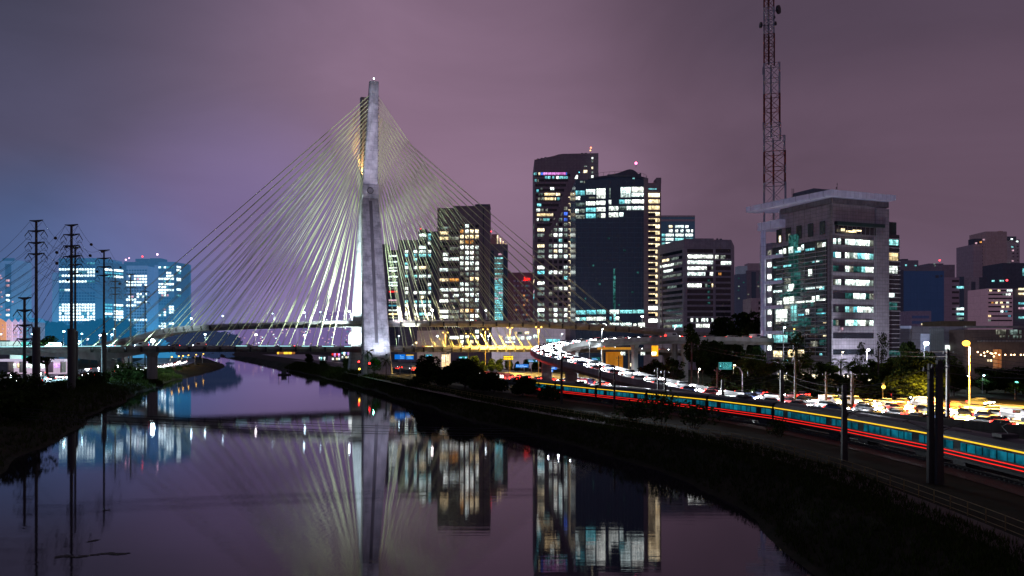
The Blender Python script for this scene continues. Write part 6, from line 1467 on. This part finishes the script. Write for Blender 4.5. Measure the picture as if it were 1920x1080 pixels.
# ---------------------------------------------------------------- commuter train
train = thing('commuter_train', 'long commuter train with teal lit windows, yellow roof line and red skirt lines', 'train', (0,0,0))
SHELL = surf('train_shell', (.018,.02,.026,1), (.012,.014,.02,1), rough=.45, scale=.5); 
TWIN = window_mat('train_window', (.02,.36,.55,1), .36, .5, mull=2.3, blind=.3, c2=(.01,.42,.6,1)); YEL = lamp_mat('train_yellow', (1,.6,.03,1), 1.25); TRED = lamp_mat('train_red', (1,.02,.015,1), 1.3)
cp = {}
mb = MB(); prof = [(-1.45,.9),(-1.5,1.6),(-1.48,3.3),(-1.2,3.75),(-.5,3.95),(.5,3.95),(1.2,3.75),(1.48,3.3),(1.5,1.6),(1.45,.9)]
mb.loft([[(x, y, z) for y, z in prof] for x in (-9.7,9.7)]); cp['shell'] = mb.mesh('carriage', SHELL)
mb = MB(); mb.box(-9.5,9.5,-1.1,1.1,.55,.9); [mb.box(x-1.2,x+1.2,-1.0,1.0,.12,.6) for x in (-6.5,6.5)]; cp['under'] = mb.mesh('bogie_frame', M['steel_dark'])
mb = MB(); mb.tube([(0,-.75,.42),(0,-.6,.42)], .42, 12); mb.tube([(0,.6,.42),(0,.75,.42)], .42, 12); cp['wheel'] = mb.mesh('wheelset', M['steel_dark'])
mb = MB(); mb.box(-1.32,1.32,-.02,.02,-.44,.44); cp['win'] = mb.mesh('window', TWIN)
mb = MB(); mb.box(-.68,.68,-.025,.025,-.95,.95); cp['door'] = mb.mesh('door', surf('train_door', (.03,.05,.06,1), rough=.3))
mb = MB(); mb.box(-9.68,9.68,-.03,.03,-.075,.075); cp['line'] = mb.mesh('light_line', YEL)
mb = MB(); mb.box(-9.68,9.68,-.03,.03,-.045,.045); cp['red'] = mb.mesh('light_line', TRED)
mb = MB(); mb.box(-.8,.8,-.9,.9,0,.35); mb.bar((-.6,0,.35),(.5,0,1.0),.08); mb.bar((.5,0,1.0),(-.4,0,1.5),.08); mb.bar((-.4,-.8,1.5),(-.4,.8,1.5),.1); cp['roofu'] = mb.mesh('pantograph', M['steel_dark'])
s = 12.0; i = 0
while s < 182:
    p, d = TRAIN.at(s+10, 0, .1); p0 = TRAIN.at(s+.3, 0, .1)[0]; p1 = TRAIN.at(s+19.7, 0, .1)[0]; c = (p0+p1)/2; h = math.atan2(p1.y-p0.y, p1.x-p0.x)
    cr = obj('carriage', cp['shell'], train, c); cr.rotation_euler = (0,0,h)
    def sub(key, name, x, y, z): o = obj(name, cp[key], cr, (x,y,z)); return o
    sub('under', 'bogie_frame', 0,0,0)
    for x in (-7.4,-5.6,5.6,7.4): sub('wheel', 'wheelset', x,0,0)
    for sg_ in (1, -1):
        for x in (-8.1,-4.0,-1.45 if 0 else -1.2,1.2 if 0 else 1.2,4.0,8.1): sub('win', 'window', x, sg_*1.5, 2.28) if x not in (-1.2,1.2) else sub('win', 'window', x, sg_*1.5, 2.28)
        for x in (-6.05,-2.6,2.6,6.05): sub('door', 'door', x, sg_*1.47, 2.1)
        sub('line', 'light_line', 0, sg_*1.5, 3.02); sub('red', 'light_line', 0, sg_*1.5, 1.22); sub('red', 'light_line', 0, sg_*1.51, 1.6)
    if i % 3 == 1: sub('roofu', 'pantograph', 0, 0, 3.95)
    s += 20.2; i += 1
# ---------------------------------------------------------------- railway posts and overhead wires
def post(label, px, top, base_py, r=.22, arm=0, pair=False, mat=None, group='concrete posts along the railway'):
    b = G(px, base_py, 3.75); h = (base_py-top)*b.y/F; o = thing('railway_post', label, 'post', b, 0, group); mb = MB()
    mb.loft([[(x*r*k, y*r*k, z) for x, y in ((-1,-.8),(1,-.8),(1,.8),(-1,.8))] for z, k in ((-.5,1.1),(h,.8))]); mb.build('shaft', mat or (M['wire'] if px in (1745,1761,1583) and 0 else M['pole']), o)
    if h > 7:
        mb = MB(); mb.bar((-.9,-.2,h-.7),(.9,-.2,h-.7),.1,.12); mb.bar((-.6,-.2,h-1.6),(.6,-.2,h-1.6),.08,.1); mb.build('crossarm', M['steel_dark'], o)
        for x in (-.8,.8): mb = MB(); mb.tube([(x,-.2,h-.64),(x,-.2,h-.36)], [.08,.05], 6); mb.build('insulator', M['steel'], o)
    if arm:
        mb = MB(); z = min(6.2, h-.6); mb.bar((0,0,z+.5), (arm,.0,z-.2), .07); mb.bar((0,0,z-1.2), (arm*.9,0,z-.1), .06); mb.bar((arm*.55,0,z-1.0), (arm*1.15,0,z-1.1), .05); mb.build('bracket', M['steel_dark'], o)
        mb = MB(); mb.tube([(arm*.12,0,z+.42),(arm*.3,0,z+.28)], .09, 6); mb.build('insulator', M['steel_dark'], o)
    return b, h
posts = []
for px, top, base, r, arm, lab in ((1053,662,756,.26,0,'pale thick post at the end of the dark bushes, first by the teal train'),(1125,680,755,.28,0,'white lit short post before the teal train'),(1152,687,770,.2,0,'dark post just past the white lit one'),(1160,667,728,.16,0,'thin dark post before the red flyover side'),(1234,690,762,.2,0,'dark post in the twiggy bush, left of two'),(1247,694,770,.24,0,'dark post in the twiggy bush, right of two'),(1297,642,736,.22,0,'tall dark post crossing the white flyover slope'),(1345,690,744,.2,2.2,'post left of the green sign leg'),(1355,712,778,.3,2.6,'brown post with bracket before the white lanes'),(1466,694,792,.36,3.0,'thick brown post before the teal glass wall'),(1491,672,757,.22,2.2,'thin dark post standing before the sparse tree'),(1549,697,766,.2,2.0,'dark post with a red glow before the bright lanes'),(1583,722,862,.3,2.6,'pale brown post between the train and the cycle path'),(1598,702,772,.28,2.2,'dark post at the start of the amber lanes'),(1647,652,734,.22,0,'wooden pole with wires before the lit shop'),(1745,682,903,.29,-2.8,'left one of the big twin posts'),(1761,676,906,.31,2.8,'right one of the big twin posts'),(1777,655,798,.26,2.8,'grey post just past the big twin posts')):
    b, h = post(lab[0].lower()+lab[1:], px, top, base, r, arm); posts.append((px, b, h))
def pt_top(px, dz=-.4):
    q = [z for z in posts if z[0] == px][0]; return q[1]+Vector((0,0,q[2]+dz))
for (a, c), txt in ((((1777),1761),'the grey post and the big twin posts'),((1647,1777),'the wooden pole and the grey post'),((1466,1583),'the thick brown post and the pale brown post'),((1583,1745),'the pale brown post and the twin posts'),((1355,1466),'the two brown posts'),((1491,1647),'the thin post and the wooden pole'),((1247,1355),'the twiggy bush and the brown post'),((1053,1125),'the two first posts'),((1297,1491),'the tall dark post and the thin one')):
    for k in range(2): wire(pt_top(a, -.3-.9*k), pt_top(c, -.3-.9*k), .5, 'thin overhead wire between '+txt, 'overhead wires between '+txt, r=.03)
for k, y0 in enumerate((-.3,-.9,-1.5,-2.1)): wire(pt_top(1777, y0), P(2060, 688+k*8, 120), .6, 'black overhead wire from the grey post out of the picture', 'wires leaving the grey post', r=.045)
for k, y0 in enumerate((-.3,-1.1)): wire(pt_top(1761, y0), P(2050, 690+k*14, 60), .4, 'black overhead wire from the twin posts out of the picture', 'wires leaving the twin posts', r=.03)
for k, (o_, z) in enumerate(((0,5.9),(4.2,5.9),(9,5.9))):
    for zz in (0, 1.0):
        pts = [TRAIN.at(q*6, o_, z+zz+.0+(.35 if zz else 0)*abs(math.sin(q*.37)))[0] for q in range(3, 44)]; mb = MB(); mb.tube(pts, .02, 4, cap=False)
        tag(mb.build('contact_wire', M['wire']), 'thin contact wire running above the railway tracks', 'wire', 'contact wires above the tracks')
# ---------------------------------------------------------------- road signs
def sign(name, label, px, py, wpx, hpx, d, col, leg=None, bars=(), gantry=False, glow_=None):
    p = P(px, py, d); k = d/F; w_, h_ = wpx*k/2, hpx*k/2; o = thing(name, label, 'road sign', (p.x,p.y,GZ)); z = p.z-GZ
    mb = MB(); mb.box(-w_,w_,-.06,.06,z-h_,z+h_); pn = mb.build('panel', surf('sign_'+name+str(px), col, tuple(x*.85 for x in col[:3])+(1,), scale=.6, glow=glow_), o)
    mb = MB()
    for x0,y0,x1,y1 in bars: mb.box(-w_+2*w_*x0,-w_+2*w_*x1,-.08,-.065,z+h_-2*h_*y1,z+h_-2*h_*y0)
    if bars: mb.build('lettering', surf('sign_white', (.75,.8,.82,1), glow=tuple(min(1,x*2.2+.12) for x in glow_[:3])+(1,) if glow_ else None), pn)
    mb = MB()
    if gantry: mb.tube([(w_*.2,.25,z-h_*.1),(w_+1.0,.25,z-h_*.1),(w_+1.9,.25,z-h_*.6),(w_+2.6,.25,z-h_*2),(w_+2.6,.25,0)], .14, 8)
    else:
        for x in ((0,) if leg is None else leg): mb.tube([(w_*x,.2,0),(w_*x,.2,z+h_*.8)], .12, 6)
    mb.build('leg', M['steel'], o); return o, w_, h_, z
GB = ((.04,.1,.6,.24),(.04,.4,.72,.56),(.04,.72,.5,.86))
sg1, w_, h_, z = sign('direction_sign', 'green direction sign on a bent arm with three lines of writing and an arrow', 1360, 686, 25, 13, 195, (.0,.09,.085,1), gantry=True, glow_=S(0,78,78))
def text(parent, body, x, z, size, mat, y=-.09):
    c = bpy.data.curves.new('lettering', 'FONT'); c.body = body; c.size = size; c.extrude = .005; c.materials.append(mat); return as_mesh(c, 'lettering', parent, (x,y,z))
pn = [c for c in COL.objects if c.parent == sg1 and c.name.startswith('panel')][0]; SW = surf('sign_letter', (.6,.8,.8,1), glow=S(60,205,205))
text(pn, 'Av. R. Marinho', -w_*.86, z+h_*.36, .5, SW); text(pn, 'Congonhas', -w_*.45, z-h_*.18, .5, SW); text(pn, 'Aeroporto', -w_*.4, z-h_*.68, .46, SW)
mb = MB(); mb.box(-w_*.84,-w_*.62,-.085,-.065,z-h_*.22,z+h_*.14); mb.bar((w_*.6,-.08,z-h_*.2),(w_*.82,-.08,z+h_*.2),.16,.02); mb.bar((w_*.6,-.08,z+h_*.2),(w_*.82,-.08,z+h_*.2),.1,.02); mb.bar((w_*.82,-.08,z-h_*.15),(w_*.82,-.08,z+h_*.2),.1,.02)
mb.box(-w_*.99,w_*.99,-.08,-.065,z+h_*.9,z+h_*.97); mb.box(-w_*.99,w_*.99,-.08,-.065,z-h_*.97,z-h_*.9); mb.build('pictogram', SW, pn)
sign('direction_sign', 'blue direction sign standing in the queue below the yellow message board', 979, 686, 24, 6.4, 300, (.02,.14,.36,1), (.3,), ((.06,.2,.12,.8),(.16,.2,.22,.8),(.3,.25,.62,.42),(.26,.58,.9,.78)), glow_=S(20,112,200))
sign('direction_sign', 'blue sign at the end of the queue beside the flyover pier', 1035, 690.5, 18, 5, 285, (.02,.1,.3,1), (-.6,), ((.1,.3,.8,.6),), glow_=S(14,72,178)); sign('road_sign', 'small square blue sign hung under the blue sign by the flyover pier', 1034.5, 695.5, 5, 4.5, 284.8, (.02,.12,.34,1), (0,), ((.35,.2,.65,.8),), glow_=S(18,90,200))
sign('direction_sign', 'dark green sign above the queue on a yellow lit leg', 999, 676.5, 19, 5.5, 310, (.0,.09,.08,1), (-.3,), ((.08,.2,.5,.4),(.08,.6,.6,.8),(.78,.3,.9,.75)), glow_=S(4,70,64))
sign('direction_sign', 'wide blue direction sign behind the mast palm, left panel', 750, 669, 20, 9, 330, (.02,.16,.4,1), (0,), ((.5,.15,.6,.3),(.5,.45,.85,.58),(.5,.75,.85,.88)), glow_=S(14,108,205)); o, w_, h_, z = sign('direction_sign', 'blue direction sign with a yellow top strip behind the bridge mast palm', 768.5, 669.5, 14, 9, 330, (.02,.16,.4,1), (.3,), ((.1,.4,.7,.52),(.2,.65,.85,.8)), glow_=S(16,112,205))
mb = MB(); mb.box(-w_,w_,-.09,-.066,z+h_*.6,z+h_); mb.build('top_strip', lamp_mat('strip_yellow', (1,.62,.02,1), .9), o)
sign('direction_sign', 'turquoise sign peeping over the round black tree', 804.5, 667.5, 12, 6, 340, (.01,.2,.19,1), (0,), ((.15,.2,.4,.8),(.5,.2,.85,.45)), glow_=S(4,150,140)); sign('direction_sign', 'turquoise sign above the broad dark tree', 868.5, 671.5, 16, 6.4, 340, (.01,.2,.19,1), (-.2,), ((.06,.2,.35,.5),(.3,.6,.6,.85),(.72,.1,.9,.9)), glow_=S(10,150,140))
sign('direction_sign', 'green sign inside the flyover curve on the white road edge', 1116.5, 673, 16, 5.5, 262, (.0,.09,.085,1), (0,), ((.1,.25,.6,.42),(.1,.6,.75,.78)), glow_=S(0,72,70))
o, w_, h_, z = sign('message_board', 'yellow glowing message board above the queue of brake lights', 953, 671, 19, 8.5, 322, (.03,.03,.03,1), (0,), ())
mb = MB(); rb = random.Random(3)
for r_ in range(2):
    x = -w_*.9
    while x < w_*.85:
        ww = rb.uniform(.15,.4); hh = rb.uniform(.4,.72)*h_; zc = z+h_*(.46-.92*r_); mb.box(x, x+ww, -.1, -.065, zc-hh*.5, zc+hh*.5); x += ww+rb.uniform(.06,.14)
mb.build('lit_text', lamp_mat('amber_text', (1,.6,.03,1), 2.4), o); mb = MB(); mb.box(-w_*1.25,w_*1.25,-.9,.2,z-h_*1.35,z-h_*1.2); mb.build('catwalk', M['steel'], o)
def traffic_light(label, px, py, d, c, k):
    p = P(px, py, d); o = thing('traffic_light', label, 'traffic light', (p.x,p.y,GZ)); z = p.z-GZ; mb = MB(); mb.tube([(0,.15,0),(0,.15,z+.6)], .08, 6); mb.build('pole', M['steel_dark'], o)
    mb = MB(); mb.box(-.28,.28,-.14,.14,z-.9,z+.7); h_ = mb.build('housing', M['steel_dark'], o); mb = MB(); mb.ball((0,-.2,z+.3 if k == 0 else z-.3), .42, 10, 8); mb.build('lens', lamp_mat('signal_%d' % k, c+(1,), 8), h_)
traffic_light('red traffic light under the mast, beside the arch foot', 673, 679.5, 362, (1,.03,.03), 0); traffic_light('red traffic light before the foot of the near mast leg', 693, 682.5, 330, (1,.04,.04), 0); traffic_light('amber traffic light below the red one by the arch foot', 674, 690.5, 345, (1,.55,.05), 1); traffic_light('pair of amber signals over the amber lanes before the dark trees', 1656, 723, 190, (1,.4,.05), 1)
# ---------------------------------------------------------------- boat, floating weed
p = G(533, 703, .0); bt = thing('work_boat', 'small dark dredging barge with two upright spud poles on the river', 'boat', p, .3); mb = MB()
mb.loft([[(x*k, y*k, z) for x, y in ((-3.6,-1.5),(2.8,-1.5),(3.9,0),(2.8,1.5),(-3.6,1.5))] for z, k in ((-.35,.88),(.75,1))]); mb.build('hull', M['steel_dark'], bt)
mb = MB(); mb.loft([[(x,y,z) for x, y in ((-1.6,-1),(1.3,-1),(1.3,1),(-1.6,1))] for z in (.7,2.7)]); mb.box(-1.9,1.6,-1.2,1.2,2.7,2.85); mb.build('cabin', surf('boat_cabin', (.07,.07,.08,1)), bt)
for x, h_ in ((-2.9,5.6),(2.4,5.0)): mb = MB(); mb.tube([(x,.4,.3),(x,.4,h_)], .16, 6); mb.build('spud_pole', M['steel_dark'], bt)
mb = MB(); mb.tube([(-2.9,.4,5.6),(-1,0,2.9)], .05, 4); mb.build('boom', M['steel_dark'], bt)
rw_ = random.Random(6)
for i, (px, py, ln, n) in enumerate(((172,1041,5.5,170),(176,1014,.7,18),(200,957,.4,10))):
    c = G(px, py, 0.0); mb = MB()
    for _ in range(n):
        x = rw_.uniform(-.5,.5)*ln; y = rw_.gauss(0,.16)+x*.28+.25*math.sin(x*2); a = rw_.uniform(0,6.28); s = rw_.uniform(.08,.26)
        mb.add([(x+math.cos(a+q)*s, y+math.sin(a+q)*s*.6, .03+.05*math.sin(q*2)) for q in (0,1.57,3.14,4.71)], [(0,1,2,3)])
    o = mb.build('floating_weed', surf('weed', (.03,.022,.012,1), (.015,.012,.008,1), scale=4), None, (c.x,c.y,0)); tag(o, ['long drift of floating weed on the river near the eye','small clump of floating weed above the long drift','tiny floating weed clump below the pylon reflections'][i], 'floating weed')
drop_protos()
